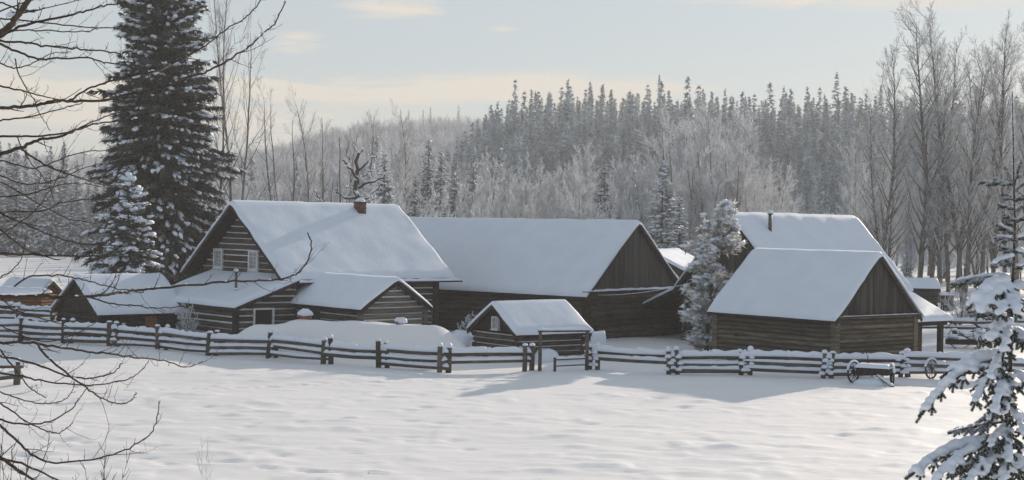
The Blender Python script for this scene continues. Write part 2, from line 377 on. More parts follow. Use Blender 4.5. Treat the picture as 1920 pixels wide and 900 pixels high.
def log_wall(name, a, b, z0, z1, parent, out, mats, h=.32, gap=.07, top=None, seed=0, holes=(), ext=.0, dep=.13, label=None, jitter=.0):
    """stacked logs from a to b (xy), out = +1/-1 side of travel where they bulge; top(z)->(s0,s1) in metres limits a gable"""
    mb = MB(seed + 3); A = Vector((*a, 0)); B = Vector((*b, 0)); d = (B - A); L = d.length; d.normalize()
    nrm = d.cross(Vector((0, 0, 1))) * out; z = z0; k = 0; rr = random.Random(seed)
    while z < z1 - .05:
        hh = min(h * (1 + rr.uniform(-jitter, jitter)), z1 - z); zc = z + (hh - gap) / 2
        s0, s1 = (-ext if k % 2 else -ext * .4, L + (ext if k % 2 else ext * .4))
        if top:
            t = top(z + hh)
            if t is None: break
            if t[0] > 0 or t[1] < L: s0, s1 = max(0, t[0]), min(L, t[1])
        if s1 - s0 < .15: break
        spans = [(s0, s1)]
        for (ha, hb_, hz0, hz1) in holes:
            if z + hh > hz0 + .04 and z < hz1 - .04:
                ns = []
                for p, q in spans:
                    if hb_ <= p or ha >= q: ns.append((p, q))
                    else:
                        if ha > p: ns.append((p, ha))
                        if hb_ < q: ns.append((hb_, q))
                spans = ns
        tone = rr.random(); dz = rr.uniform(-.012, .012)
        for p, q in spans:
            pr = [(x * out if out > 0 else -x, y) for x, y in log_prof(hh - gap, dep)]
            if out < 0: pr = pr[::-1]
            e0 = A + d * p + Vector((0, 0, zc + dz)); e1 = A + d * q + Vector((0, 0, zc + rr.uniform(-.01, .01)))
            mb.extr(pr, e0, e1, 0, tone)
            # chinking between courses, set back
            if z + hh < z1 - .01:
                c0 = A + d * (p + .01) + Vector((0, 0, z + hh - gap / 2)) - nrm * .05; c1 = A + d * (q - .01) + Vector((0, 0, z + hh - gap / 2)) - nrm * .05
                mb.beam(c0, c1, .10, gap + .05, 1, rr.random())
        z += hh; k += 1
    # solid core so nothing shows through
    return mb.build(name, mats, parent, label=label)
def board_wall(name, a, b, zlo, ztop, parent, out, m=BOARD, wdt=.24, seed=0, dep=.05, label=None):
    """vertical boards from a to b; ztop(s) gives the height"""
    mb = MB(seed); A = Vector((*a, 0)); B = Vector((*b, 0)); d = B - A; L = d.length; d.normalize(); nrm = d.cross(Vector((0, 0, 1))) * out; s = 0; rr = random.Random(seed)
    while s < L - .03:
        w_ = min(wdt * rr.uniform(.8, 1.2), L - s); s1 = s + w_ - .012; o = nrm * rr.uniform(-.008, .014)
        z0 = zlo - rr.uniform(0, .03); h0, h1 = ztop(s), ztop(s1); p0 = A + d * s + o; p1 = A + d * s1 + o; ib = -nrm * dep
        if max(h0, h1) > zlo + .05:
            h0 = max(h0, zlo + .02); h1 = max(h1, zlo + .02)
            vs = [p0 + Vector((0, 0, z0)), p1 + Vector((0, 0, z0)), p1 + Vector((0, 0, h1)), p0 + Vector((0, 0, h0))]
            vs += [v + ib for v in vs]
            mb.add(vs, [(0, 1, 2, 3), (7, 6, 5, 4), (0, 4, 5, 1), (1, 5, 6, 2), (2, 6, 7, 3), (3, 7, 4, 0)], 0)
        s += w_
    return mb.build(name, m, parent, label=label)
def window(c, w_, h, nrm, parent, name='window', frame=WHITEP, glass=CURTAIN, bars=(2, 2), fw=.09, mull=True, label=None):
    """c centre on the wall face (local), nrm unit xy normal"""
    n = Vector((*nrm, 0)); s = Vector((-nrm[1], nrm[0], 0)); c = Vector(c)
    f = MB(5)
    def slab(u0, u1, z0, z1, d0, d1, mb, m=0):
        vs = [c + s * u + n * dd + Vector((0, 0, z)) for dd in (d0, d1) for u, z in ((u0, z0), (u1, z0), (u1, z1), (u0, z1))]
        mb.add(vs, [(3, 2, 1, 0), (4, 5, 6, 7), (0, 1, 5, 4), (1, 2, 6, 5), (2, 3, 7, 6), (3, 0, 4, 7)], m, .5)
    W, Hh = w_ / 2, h / 2
    slab(-W, -W + fw, -Hh, Hh, -.06, .16, f); slab(W - fw, W, -Hh, Hh, -.06, .16, f); slab(-W + fw, W - fw, Hh - fw, Hh, -.06, .157, f); slab(-W + fw, W - fw, -Hh, -Hh + fw, -.06, .157, f)
    if mull:
        for i in range(1, bars[0]): u = -W + fw + (w_ - 2 * fw) * i / bars[0]; slab(u - .015, u + .015, -Hh + fw, Hh - fw, -.04, .10, f)
        for i in range(1, bars[1]): z = -Hh + fw + (h - 2 * fw) * i / bars[1]; slab(-W + fw, W - fw, z - .02, z + .02, -.04, .104, f)
    fo = f.build(name, frame, parent, label=label)
    g = MB(); slab(-W + fw * .9, W - fw * .9, -Hh + fw * .9, Hh - fw * .9, -.05, .06, g); g.build('pane', glass, fo)
    sl2 = MB(); slab(-W - .04, W + .04, -Hh - .05, -Hh, -.06, .2, sl2); sl2.build('sill', frame, fo)
    return fo
def root_at(name, X, Y, a, z=0, **k): return empty(name, (X, Y, z), R(a), **k)
def core(name, lo, hi, parent, apex=None):
    """dark inner walls that close a building behind its logs"""
    b = MB(2); b.box(lo, hi); return b.build(name, DARKW, parent)

def gabled(name, X, Y, a, L, W, he, hr, T, ohe, ohg, label, cat, wall='log', gable='board', mats=None, h=.32, gap=.07, holes_f=(), holes_l=(), holes_r=(), seed=0, ext=.15, gz0=0, gm=BOARD, wz=None):
    """he / hr are heights of the snow surface at eave and ridge"""
    rt_ = root_at(name, X, Y, a, label=label, cat=cat)
    ed, rd = he - T * .55, hr - T * 1.05
    deck_gable(0, L, 0, W, ed, rd, rt_)
    rf = rt_.children[-1] if False else [c for c in rt_.children if c.name.startswith('roof')][0]
    snow_patch('snow', -.03, L + .03, -.04, W + .04, gable_fn(0, W, ed, rd), T, rf, seed=seed)
    mats = mats or [LOG, CHINK]
    y0, y1, x0, x1 = ohe, W - ohe, ohg, L - ohg
    sl_ = (rd - ed) / (W / 2); wt = (wz if wz is not None else ed + sl_ * ohe - .12)
    zl = -.3 + gz0
    wl = dict(h=h, gap=gap, ext=ext, jitter=.12)
    log_wall('wall', (x0, y0), (x1, y0), zl, wt, rt_, 1, mats, seed=seed + 1, holes=holes_f, **wl)
    log_wall('wall', (x1, y1), (x0, y1), zl, wt, rt_, 1, mats, seed=seed + 2, **wl)
    def top(z):
        if z <= wt + .001: return (0, y1 - y0)
        yy = (z + .12 - ed) / sl_
        return (yy - y0, (W - yy) - y0)
    if gable == 'log':
        log_wall('wall', (x0, y1), (x0, y0), zl, rd - .15, rt_, 1, mats, seed=seed + 3, holes=holes_l, top=top, **wl)
        log_wall('wall', (x1, y0), (x1, y1), zl, rd - .15, rt_, 1, mats, seed=seed + 4, holes=holes_r, top=top, **wl)
    else:
        log_wall('wall', (x0, y1), (x0, y0), zl, wt, rt_, 1, mats, seed=seed + 3, holes=holes_l, **wl)
        log_wall('wall', (x1, y0), (x1, y1), zl, wt, rt_, 1, mats, seed=seed + 4, holes=holes_r, **wl)
        zt = lambda s: ed + sl_ * min(s + y0, W - s - y0) - .09
        board_wall('gable', (x0 - .05, y1), (x0 - .05, y0), wt + .02, zt, rt_, 1, seed=seed + 5, m=gm)
        board_wall('gable', (x1 + .05, y0), (x1 + .05, y1), wt + .02, zt, rt_, 1, seed=seed + 6, m=gm)
    # inner shell
    b = MB(4); i = .12
    b.box((x0 + i, y0 + i, zl), (x1 - i, y1 - i, wt - .02))
    yc = W / 2; zz = lambda y: ed + sl_ * min(y, W - y) - .2
    p = [(y0 + i, wt - .03), (y1 - i, wt - .03), (yc, rd - .25)]
    vs = [(xx, q[0], q[1]) for xx in (x0 + i, x1 - i) for q in p]
    b.add(vs, [(0, 2, 1), (3, 4, 5), (0, 1, 4, 3), (1, 2, 5, 4), (2, 0, 3, 5)], 0)
    b.build('inner_wall', DARKW, rt_)
    rt_['dims'] = (ed, rd, wt)
    return rt_

# ------------------------------------------------------------------ log house
k6 = 1.06
def scl(z, k): return CAM_H - (CAM_H - z) * k
HX, HY, HA, HL, HW = -11.95 * k6, 80.83 * k6, 39.6, 11.3 * k6, 11.2 * k6
HE, HR_ = scl(3.96, k6), scl(8.08, k6)
hw0 = 1.0
house = gabled('log_house', HX, HY, HA, HL, HW, HE, HR_, .26, .55, hw0, 'large log house with steep snowy roof, brick chimney and two white gable windows', 'house', gable='log',
               mats=[LOG, CHINK], h=.345, gap=.062, seed=20, ext=.0,
               holes_l=[(HW - .55 - 9.42, HW - .55 - 8.3, 4.0, 5.2), (HW - .55 - 5.26, HW - .55 - 4.12, 4.0, 5.2)])
for yc_ in (8.86, 4.69):
    window((hw0 - .02, yc_, 4.6), 1.12, 1.22, (-1, 0), house, bars=(2, 4), fw=.16)
ed, rd, wt = house['dims']
b = MB(9)                                                    # floor beam across the gable, corner posts
b.beam((hw0 - .12, .3, 3.72), (hw0 - .12, HW - .3, 3.72), .16, .2)
b.build('beam', DARKW, house)
for cx, cy in ((hw0, .55), (HL - hw0, .55)): b = MB(9); b.box((cx - .17, cy - .17, -.3), (cx + .17, cy + .17, wt)); b.build('corner_post', DARKW, house)
b = MB(10)
b.beam((.6, -.12, ed - .17), (HL + .5, -.12, ed - .17), .16, .10); ep = b.build('eave_pole', DARKW, house)
b = MB(); b.snowcap((.6, -.2, ed - .12), (HL + .5, -.2, ed - .12), .34, .15, 24, 3); b.build('snow', SNOW, ep)
# chimney
cxy = (8.55, 5.15); zt_ = rd - (abs(cxy[1] - HW / 2)) * (rd - ed) / (HW / 2)
b = MB(31)
for i in range(9):
    o = .0 if i % 2 else .012; b.box((cxy[0] - .27 - o, cxy[1] - .27 - o, zt_ - .5 + i * .15), (cxy[0] + .27 + o, cxy[1] + .27 + o, zt_ - .5 + i * .15 + .143), 0)
b.box((cxy[0] - .31, cxy[1] - .31, zt_ + .80), (cxy[0] + .31, cxy[1] + .31, zt_ + .87))
ch = b.build('chimney', BRICK, house)
b = MB(); b.blob((cxy[0], cxy[1], zt_ + .87), (.33, .33, .26), seed=4); b.build('snow', SNOW, ch)

# lean-to on the gable side, sloping down and away from it
lx0, lx1 = -3.05 * k6, hw0 - .16
lz0, lz1 = 2.2, 3.66; ly0, ly1 = -.45, 9.9
lf = lambda X, Y: lz0 + (lz1 - lz0) * (X - lx0) / (lx1 - lx0)
b = MB(12)
def slab_fn(b, x0, x1, y0, y1, fn, th=.07, m=0):
    z = lambda x, y: float(fn(x, y))
    vs = [(x0, y0, z(x0, y0)), (x1, y0, z(x1, y0)), (x1, y1, z(x1, y1)), (x0, y1, z(x0, y1))]; vs += [(v[0], v[1], v[2] - th) for v in vs]
    b.add(vs, [(0, 1, 2, 3), (7, 6, 5, 4), (0, 4, 5, 1), (1, 5, 6, 2), (2, 6, 7, 3), (3, 7, 4, 0)], m)
slab_fn(b, lx0, lx1, ly0, ly1, lf)
b.beam((lx0, ly0 + .02, lz0 - .14), (lx1, ly0 + .02, lz1 - .14), .04, .14); b.beam((lx0 + .03, ly0, lz0 - .13), (lx0 + .03, ly1, lz0 - .13), .05, .12)
lr = b.build('lean_to_roof', DARKW, house)
snow_patch('snow', lx0 - .03, lx1 + .02, ly0 - .03, ly1, lf, .24, lr, seed=5, skip='r', lump=.03)
lwx, lwy = lx0 + .3, ly0 + .35
def topl(z):
    s = (z + .1 - lz0) / (lz1 - lz0) * (lx1 - lx0) + lx0 - lwx
    return (max(0, s), lx1 - lwx) if z > lz0 + .05 else (0, lx1 - lwx)
log_wall('lean_to_wall', (lwx, lwy), (lx1 + .25, lwy), -.3, lz1 - .1, house, 1, [LOG, CHINK], h=.345, gap=.075, top=topl, seed=41, holes=[(1.05, 2.25, .9, 2.1)])
log_wall('lean_to_wall', (lwx, ly1 - .3), (lwx, lwy), -.3, lz0 - .02, house, 1, [LOG, CHINK], h=.33, gap=.075, seed=42, jitter=.1)
window((lwx + 1.65, lwy - .02, 1.5), 1.3, 1.3, (0, -1), house, glass=GLASS, mull=False, fw=.1)
b = MB(8); b.box((lwx - .16, lwy - .16, -.3), (lwx + .12, lwy + .12, lz0 - .05)); b.build('corner_post', DARKW, house)
b = MB(8); b.box((lwx + .15, lwy + .12, -.3), (lx1, ly1 - .4, lz0 - .1)); b.build('inner_wall', DARKW, house)
b = MB(13); sp = (-1.65, 2.2); zb = float(lf(sp[0], 0)); b.tube([(*sp, zb - .1), (*sp, zb + 1.25)], .075, 8); b.tube([(*sp, zb + 1.25), (*sp, zb + 1.32)], .13, 8)
pp = b.build('stove_pipe', METAL, house); b = MB(); b.blob((*sp, zb + 1.33), (.15, .15, .14), seed=2); b.blob((*sp, zb + .3), (.16, .2, .1), seed=3); b.build('snow', SNOW, pp)

# annex wing, ridge running out of the front wall
ax0, ax1, ay = .50 * k6, 4.95 * k6, -6.55 * k6
ahe, ahr = scl(2.70, k6), scl(4.27, k6); T = .2
aed, ard = ahe - .1, ahr - T * 1.05
ano = empty('wing', (0, 0, 0)) if False else None
deck_gable(ay, .75, ax0, ax1, aed, ard, house, axis='y'); ar = [c for c in house.children if c.name.startswith('roof')][-1]
ar.name = 'wing_roof'
gf = gable_fn(ax0, ax1, aed, ard); snow_patch('snow', ax0 - .04, ax1 + .04, ay - .03, .8, lambda X, Y: gf(Y, X), T, ar, seed=8, skip='b')
wx0, wx1, wy = ax0 + .32, ax1 - .32, ay + .4; asl = (ard - aed) / ((ax1 - ax0) / 2); awt = aed + asl * .32 - .12
def topa(z):
    if z <= awt + .001: return (0, wx1 - wx0)
    xx = (z + .13 - aed) / asl; return (xx - .32, (ax1 - ax0 - xx) - .32)
log_wall('wing_wall', (wx0, wy), (wx1, wy), -.3, ard - .12, house, 1, [LOGGABLE, CHINK], h=.30, gap=.06, top=topa, seed=51, jitter=.1)
log_wall('wing_wall', (wx0, .5), (wx0, wy), -.3, awt, house, 1, [LOG, CHINK], h=.33, gap=.06, seed=52, holes=[(2.3, 3.1, -.4, 2.05)], jitter=.1)
log_wall('wing_wall', (wx1, wy), (wx1, .5), -.3, awt, house, 1, [LOG, CHINK], h=.33, gap=.07, seed=53)
b = MB(14); b.box((wx0 - .03, .5 - 3.1, -.3), (wx0 + .1, .5 - 2.3, 2.05)); b.build('door', DARKW, house)
b = MB(15); b.box((wx0 + .15, wy + .15, -.3), (wx1 - .15, .6, awt - .05)); 
vs = [(q[0], yy, q[1]) for yy in (wy + .16, .6) for q in ((wx0 + .15, awt - .06), (wx1 - .15, awt - .06), ((wx0 + wx1) / 2, ard - .3))]
b.add(vs, [(0, 1, 2), (5, 4, 3), (0, 3, 4, 1), (1, 4, 5, 2), (2, 5, 3, 0)])
b.build('inner_wall', DARKW, house)
for cx in (wx0 - .05, wx1 + .05): b = MB(16); b.box((cx - .13, wy - .14, -.3), (cx + .13, wy + .12, awt)); b.build('corner_post', LOGGABLE, house)
b = MB(16)
for s_ in (0, 1):
    p0 = (wx0 if s_ == 0 else wx1, wy - .13, awt); b.beam(p0, ((wx0 + wx1) / 2 + (-.03 if s_ == 0 else .03), wy - .13, ard - .28), .09, .05)
b.build('rake_board', LOGGABLE, house)

# ------------------------------------------------------------------ big barn in the middle
k4 = 1.04
u_ = Vector((math.cos(R(-39.6)), math.sin(R(-39.6))))
BX, BY = (-12.98 + 2.8 * u_.x) * k4, (103.12 + 2.8 * u_.y) * k4
BL, BW = (22.45 - 2.8) * k4, 10.5 * k4
barn = gabled('big_barn', BX, BY, -39.6, BL, BW, scl(2.94, k4), scl(7.39, k4), .24, .5, .35, 'long log barn with dark vertical-board gable behind the small cabin', 'barn', mats=[LOG, LOG],
              h=.34, gap=.03, seed=60, holes_f=[(.3, 7.0, -.5, 2.25)])
ed, rd, wt = barn['dims']
window((BL - .33, 2.75, 1.45), .62, .6, (1, 0), barn, frame=DARKW, glass=GLASS, bars=(2, 2), fw=.08)
b = MB(17); b.beam((BL - .15, .1, wt + .03), (BL - .15, BW - .1, wt + .03), .42, .05); sh = b.build('ledge', DARKW, barn)
b = MB(); b.snowcap((BL - .14, .2, wt + .055), (BL - .14, BW - .2, wt + .055), .4, .13, 20, 6); b.build('snow', SNOW, sh)
for yy in (.5, BW - .5): b = MB(18); b.box((BL - .5, yy - .2, -.3), (BL - .12, yy + .2, wt)); b.build('corner_post', DARKW, barn)

# ------------------------------------------------------------------ back barn with open aisle on its left
a3 = 40.0; v3 = Vector((-math.sin(R(a3)), math.cos(R(a3)))); u3 = Vector((math.cos(R(a3)), math.sin(R(a3))))
W3 = 9.0; ap = Vector((12.95, 92.0)); f3 = ap - v3 * (W3 / 2)
bb = gabled('back_barn', f3.x, f3.y, a3, 12.0, W3, 3.3, 7.97, .24, .45, .45, 'tall board-gabled barn with tin stove pipe, half hidden behind the frosted pine', 'barn', mats=[LOG, LOG], h=.34, gap=.02, seed=70)
ed, rd, wt = bb['dims']; s3 = (rd - ed) / (W3 / 2)
b = MB(19); fa = lambda X, Y: ed - .05 - (Y - W3) * .40
slab_fn(b, 0, 9, W3 + .02, W3 + 4.2, fa, .06)
for i in range(10): x = .1 + i * .95; b.beam((x, W3, float(fa(0, W3)) - .12), (x, W3 + 4.1, float(fa(0, W3 + 4.1)) - .12), .09, .12)
al = b.build('aisle_roof', DARKW, bb); snow_patch('snow', -.05, 9, W3 + .02, W3 + 4.25, fa, .2, al, seed=12, skip='f')
for x in (.25, 4.2, 8.6):
    b = MB(int(x * 7)); b.box((x - .12, W3 + 2.75, -.6), (x + .12, W3 + 2.99, float(fa(0, W3 + 2.8)) - .1)); b.build('post', DARKW, bb)
b = MB(21); b.beam((.1, W3 + 2.87, float(fa(0, W3 + 2.87)) - .25), (9, W3 + 2.87, float(fa(0, W3 + 2.87)) - .25), .16, .18); b.build('beam', DARKW, bb)
b = MB(22); px_ = (2.3, 3.35); z_ = ed + s3 * px_[1]; b.tube([(*px_, z_ - .1), (*px_, z_ + 1.25)], .11, 10); b.tube([(*px_, z_ + 1.25), (*px_, z_ + 1.32)], .17, 10)
sp_ = b.build('stove_pipe', METAL, bb); b = MB(); b.blob((*px_, z_ + 1.33), (.19, .19, .16), seed=6); b.build('snow', SNOW, sp_)

# ------------------------------------------------------------------ right log barn
rb = gabled('log_barn', 10.53, 82.44, -50.7, 8.56, 7.03, 2.57, 5.98, .24, .35, .3, 'grey log barn with snowy roof and board gable, directly behind the wagon', 'barn', mats=[LOGG, DARKW], h=.235, gap=.02, seed=80, ext=.05, gm=BOARD)
ed, rd, wt = rb['dims']
b = MB(23); b.beam((8.56 - .12, .05, wt + .0), (8.56 - .12, 7.0, wt + .0), .3, .06); lg = b.build('ledge', DARKW, rb)
b = MB(); b.snowcap((8.56 - .06, .2, wt + .03), (8.56 - .06, 6.9, wt + .03), .16, .05, 20, 8); b.build('snow', SNOW, lg)
for (x, y) in ((8.26, .35), (.3, .35), (8.26, 6.68)): b = MB(24); b.box((x - .15, y - .17, -.3), (x + .17, y + .15, wt - .02)); b.build('corner_post', LOGG, rb)
b = MB(28); b.tube([(1.9, .2, 1.35), (1.9, .08, 1.35)], .07, 8); b.build('peg', DARKW, rb)

# open-sided shed behind it
os_ = root_at('open_shed', 21.2, 83.1, 40, label='small open shed with snowy roof and brown door right of the grey log barn', cat='shed')
deck_gable(0, 4.4, 0, 5.5, 2.0, 3.35, os_); rf = os_.children[0]
snow_patch('snow', -.03, 4.43, -.03, 5.53, gable_fn(0, 5.5, 2.0, 3.35), .24, rf, seed=15)
for x, y in ((3.75, .35), (3.75, 5.1), (.3, 5.1)): b = MB(3); b.box((x - .13, y - .13, -.3), (x + .13, y + .13, 2.0)); b.build('post', DARKW, os_)
b = MB(25); b.beam((.1, .35, 1.86), (4.3, .35, 1.86), .16, .18); b.build('beam', DARKW, os_)
board_wall('door', (1.1, .45), (2.25, .45), -.2, lambda s: 1.8, os_, 1, m=BROWN, seed=4)

# ------------------------------------------------------------------ small cabin in the middle
cb = gabled('small_cabin', .32, 77.85, 36.1, 4.89, 4.45, 1.5, 3.09, .27, .3, .35, 'tiny log cabin with rounded snow roof behind the pole gate', 'cabin', mats=[LOG, CHINK], h=.26, gap=.05, gm=DARKW, seed=90, gz0=0)
window((.29, 2.12, 1.86), .56, .66, (-1, 0), cb, glass=CURTAIN, bars=(2, 2), fw=.06)

# ------------------------------------------------------------------ left shed
ls = gabled('log_shed', -22.59, 84.6, 41.3, 5.53, 5.82, 1.73, 3.82, .27, .35, .35, 'dark log shed with snowy roof and small orange door below the big spruce', 'shed', mats=[DARKW, DARKW], h=.26, gap=.02, gm=DARKW, seed=100)
board_wall('door', (3.0, .2), (3.75, .2), .1, lambda s: 1.45, ls, 1, m=ORANGE, seed=5)
b = MB(26); b.box((1.55, .13, .95), (1.75, .19, 1.12)); b.build('notice', WHITEP, ls)

# ------------------------------------------------------------------ far cabins
oc = gabled('orange_cabin', -35.2, 106, -14, 3.4, 2.9, 1.75, 2.75, .2, .2, .2, 'far orange log cabin with snowy roof at the left edge', 'cabin', mats=[ORANGE, DARKW], h=.22, gap=.02, gm=ORANGE, seed=110)
hs_ = gabled('hay_shed', 14.2, 122, 66, 8, 7.5, 3.3, 5.2, .24, .3, .3, 'far shed whose sunlit snowy roof shows between the two barn gables', 'shed', mats=[LOG, LOG], h=.34, gap=.02, seed=120)
p = P3(1690, 560, 128)
fs = gabled('grey_shed', p.x - .6, 128, -6, 3.7, 2.6, scl(1.85, .92) , scl(2.75, .92), .16, .25, .25, 'grey shed with low snowy roof standing before the cottonwood trunks', 'shed', mats=[BOARD, BOARD], h=.2, gap=.01, gm=BOARD, seed=130)
p = P3(1776, 565, 135)
oh = empty('outhouse', (p.x, 135, 0), R(-10), label='narrow dark outhouse with a cap of snow at the foot of the cottonwoods', cat='outhouse')
board_wall('wall', (-.5, -.5), (.5, -.5), -.2, lambda s: 1.35, oh, 1, m=DARKW, seed=6); board_wall('wall', (.5, -.5), (.5, .5), -.2, lambda s: 1.35, oh, 1, m=DARKW, seed=7)
board_wall('wall', (.5, .5), (-.5, .5), -.2, lambda s: 1.35, oh, 1, m=DARKW, seed=8); board_wall('wall', (-.5, .5), (-.5, -.5), -.2, lambda s: 1.35, oh, 1, m=DARKW, seed=9)
b = MB(27); b.box((-.6, -.6, 1.3), (.6, .6, 1.37)); orf = b.build('roof', DARKW, oh); snow_patch('snow', -.62, .62, -.62, .62, lambda X, Y: 1.37 + 0 * X, .2, orf)

# ------------------------------------------------------------------ root cellar chimneys on the mound
p = hitg(572, 603); q = unproj(572, 605, 79.9)
zc = gz(q.x, q.y)
ck = empty('cellar_chimney', (q.x, q.y, zc - .05), 0, label='orange clay chimney capped with snow on the root cellar mound', cat='chimney')
b = MB(); b.box((-.27, -.22, -.2), (.27, .22, .22), 0); b.box((-.31, -.26, .2), (.31, .26, .27), 0); b.build('shaft', CLAY, ck)
b = MB(); b.blob((0, 0, .29), (.42, .38, .3), seed=8, nu=14, nv=8); b.build('snow', SNOW, ck)
q = unproj(750, 603, 78.3); zc = gz(q.x, q.y)
ck = empty('cellar_vent', (q.x, q.y, zc - .05), 0, label='small dark vent pipe under a snow lump on the root cellar mound', cat='vent')
b = MB(); b.tube([(-.1, 0, -.1), (-.1, 0, .22)], .11, 10); b.build('pipe', METAL, ck)
b = MB(); b.blob((-.12, 0, .22), (.16, .2, .16), seed=8, nu=12, nv=7); b.blob((.12, 0, .16), (.27, .26, .24), seed=9, nu=12, nv=7); b.build('snow', SNOW, ck)
# snow-buried things in the yard
q = unproj(866, 606, 83); b = MB(); b.blob((0, 0, .1), (1.0, .8, 1.1), seed=3, nu=20, nv=12); b.blob((.75, -.1, 0), (.7, .7, .9), seed=6, nu=18, nv=10)
o = b.build('snow_heap', SNOW, None, label='rounded heap of snow between the mound and the small cabin', cat='snow heap'); o.location = (q.x, q.y, gz(q.x, q.y))
q = hitg(1122, 652); o = MB(); snow_patch('snow_block', -.45, .45, -.4, .4, lambda X, Y: 0 * X, .82, None, rnd=.1, lump=.01); o = bpy.data.objects['snow_block']; o.location = (q.x, q.y, gz(q.x, q.y) - .03); tag(o, 'square block of packed snow right of the small cabin', 'snow block')
q = hitg(1180 * .0 + 1025, 684); b = MB(); b.blob((0, 0, 0), (.75, .6, .62), seed=5, nu=18, nv=10)
o = b.build('snow_heap', SNOW, None, label='low heap of snow seen through the pole gate', cat='snow heap'); o.location = (q.x, q.y + 1.5, gz(q.x, q.y + 1.5))

# ------------------------------------------------------------------ fences
def fence(name, stations, label, hpost=1.22, rails=(.16, .46, .78), seed=0, double=True, group=None, snowy=1.0, rr=.092):
    r_ = random.Random(seed); s0 = stations[0]
    rt_ = empty(name, (s0.x, s0.y, 0), 0, label=label, cat='fence', group=group); O = Vector((s0.x, s0.y, 0))
    pts = [Vector((p.x, p.y, gz(p.x, p.y))) - O for p in stations]
    for i, p in enumerate(pts):
        d = (pts[min(i + 1, len(pts) - 1)] - pts[max(i - 1, 0)]); d.z = 0; d.normalize(); n = Vector((-d.y, d.x, 0))
        for s in ((-.17, .17) if double else (0,)):
            h = hpost * r_.uniform(.95, 1.06); q = p + d * s * 1.2 + n * s * .35; tip = q + Vector((r_.uniform(-.11, .11), r_.uniform(-.05, .05), h)); ra = r_.uniform(.105, .145)
            b = MB(r_.randint(0, 999)); b.tube([q - Vector((0, 0, .3)), q.lerp(tip, .5) + Vector((.01, 0, 0)), tip], [ra * 1.05, ra, ra * .9], 8); po = b.build('post', RAILM, rt_)
            b = MB(); b.blob(tip, (ra * 1.1 * snowy ** .5, ra * 1.1 * snowy ** .5, ra * 1.25 * snowy * r_.uniform(.4, 1.2)), seed=i, nu=8, nv=6)
            if snowy > 1.2:
                for zz in rails: b.blob(q + Vector((r_.uniform(-.15, .15), -.1, zz + .02)), (.17, .16, .14), seed=i + 5, nu=8, nv=6)
            b.build('snow_cap', SNOW, po)
    for i in range(len(pts) - 1):
        a, b_ = pts[i], pts[i + 1]; d = (b_ - a); d.z = 0; d.normalize(); sft = .0 if i % 2 else .07
        for k, hh in enumerate(rails):
            if k == 0 and r_.random() < .25: continue
            off = Vector((-d.y, d.x, 0)) * r_.uniform(-.05, .05)
            e0 = a - d * r_.uniform(.15, .28) + off + Vector((0, 0, hh + sft + r_.uniform(-.06, .06))); e1 = b_ + d * r_.uniform(.15, .28) - off + Vector((0, 0, hh + sft + r_.uniform(-.03, .03)))
            ra = rr * r_.uniform(.75, 1.15); midp = e0.lerp(e1, .5) + Vector((0, 0, r_.uniform(-.06, .03)))
            b = MB(r_.randint(0, 999)); b.tube([e0, midp, e1], [ra * 1.1, ra, ra * .9], 7, tone=r_.random()); ro = b.build('rail', RAILM, rt_)
            b = MB(); hs2 = (.25 if k == len(rails) - 1 else .17) * (.8 + .2 * snowy)
            b.snowcap(e0 + Vector((0, 0, ra * .8)), midp + d * .06 + Vector((0, 0, ra * .8)), ra * 2.3, hs2, 8, r_.randint(0, 999)); b.snowcap(midp - d * .06 + Vector((0, 0, ra * .8)), e1 + Vector((0, 0, ra * .8)), ra * 2.3, hs2, 8, r_.randint(0, 999))
            b.build('snow', SNOW, ro)
    return rt_
st1 = [hitg(*q) for q in ((-60, 640), (45, 641), (125, 645), (212, 650), (303, 657), (397, 668), (510, 675), (613, 685), (718, 692), (832, 699), (990, 697))]
fence('rail_fence', st1, 'stake and rail fence with snow on every rail, left of the pole gate', seed=3)
st2 = [hitg(*q) for q in ((1112, 694), (1262, 703), (1398, 706), (1550, 709), (1695, 709), (1850, 712), (1990, 716))]
fence('rail_fence', st2, 'thickly snow-plastered rail fence right of the pole gate', seed=8, hpost=1.15, rails=(.2, .5, .80), snowy=1.5, rr=.10)
fence('rail_fence', [hitg(-70, 727), hitg(31, 724)], 'short broken piece of rail fence in the field at the left edge', seed=12, hpost=.95, rails=(.3, .65), double=False)
fence('rail_fence', [P3(-50, 585, 98) * 1, P3(35, 590, 96), P3(100, 592, 94)], 'low snowy rail fence before the orange cabin', seed=14, hpost=1.0, rails=(.35, .7, 1.0), double=False)
fence('rail_fence', [Vector((27.2, 104, 0)), Vector((30.0, 104.5, 0)), Vector((33, 105, 0)), Vector((36, 105, 0))], 'far snowy rail fence seen past the open shed', seed=15, hpost=1.1, rails=(.4, .85), double=False)
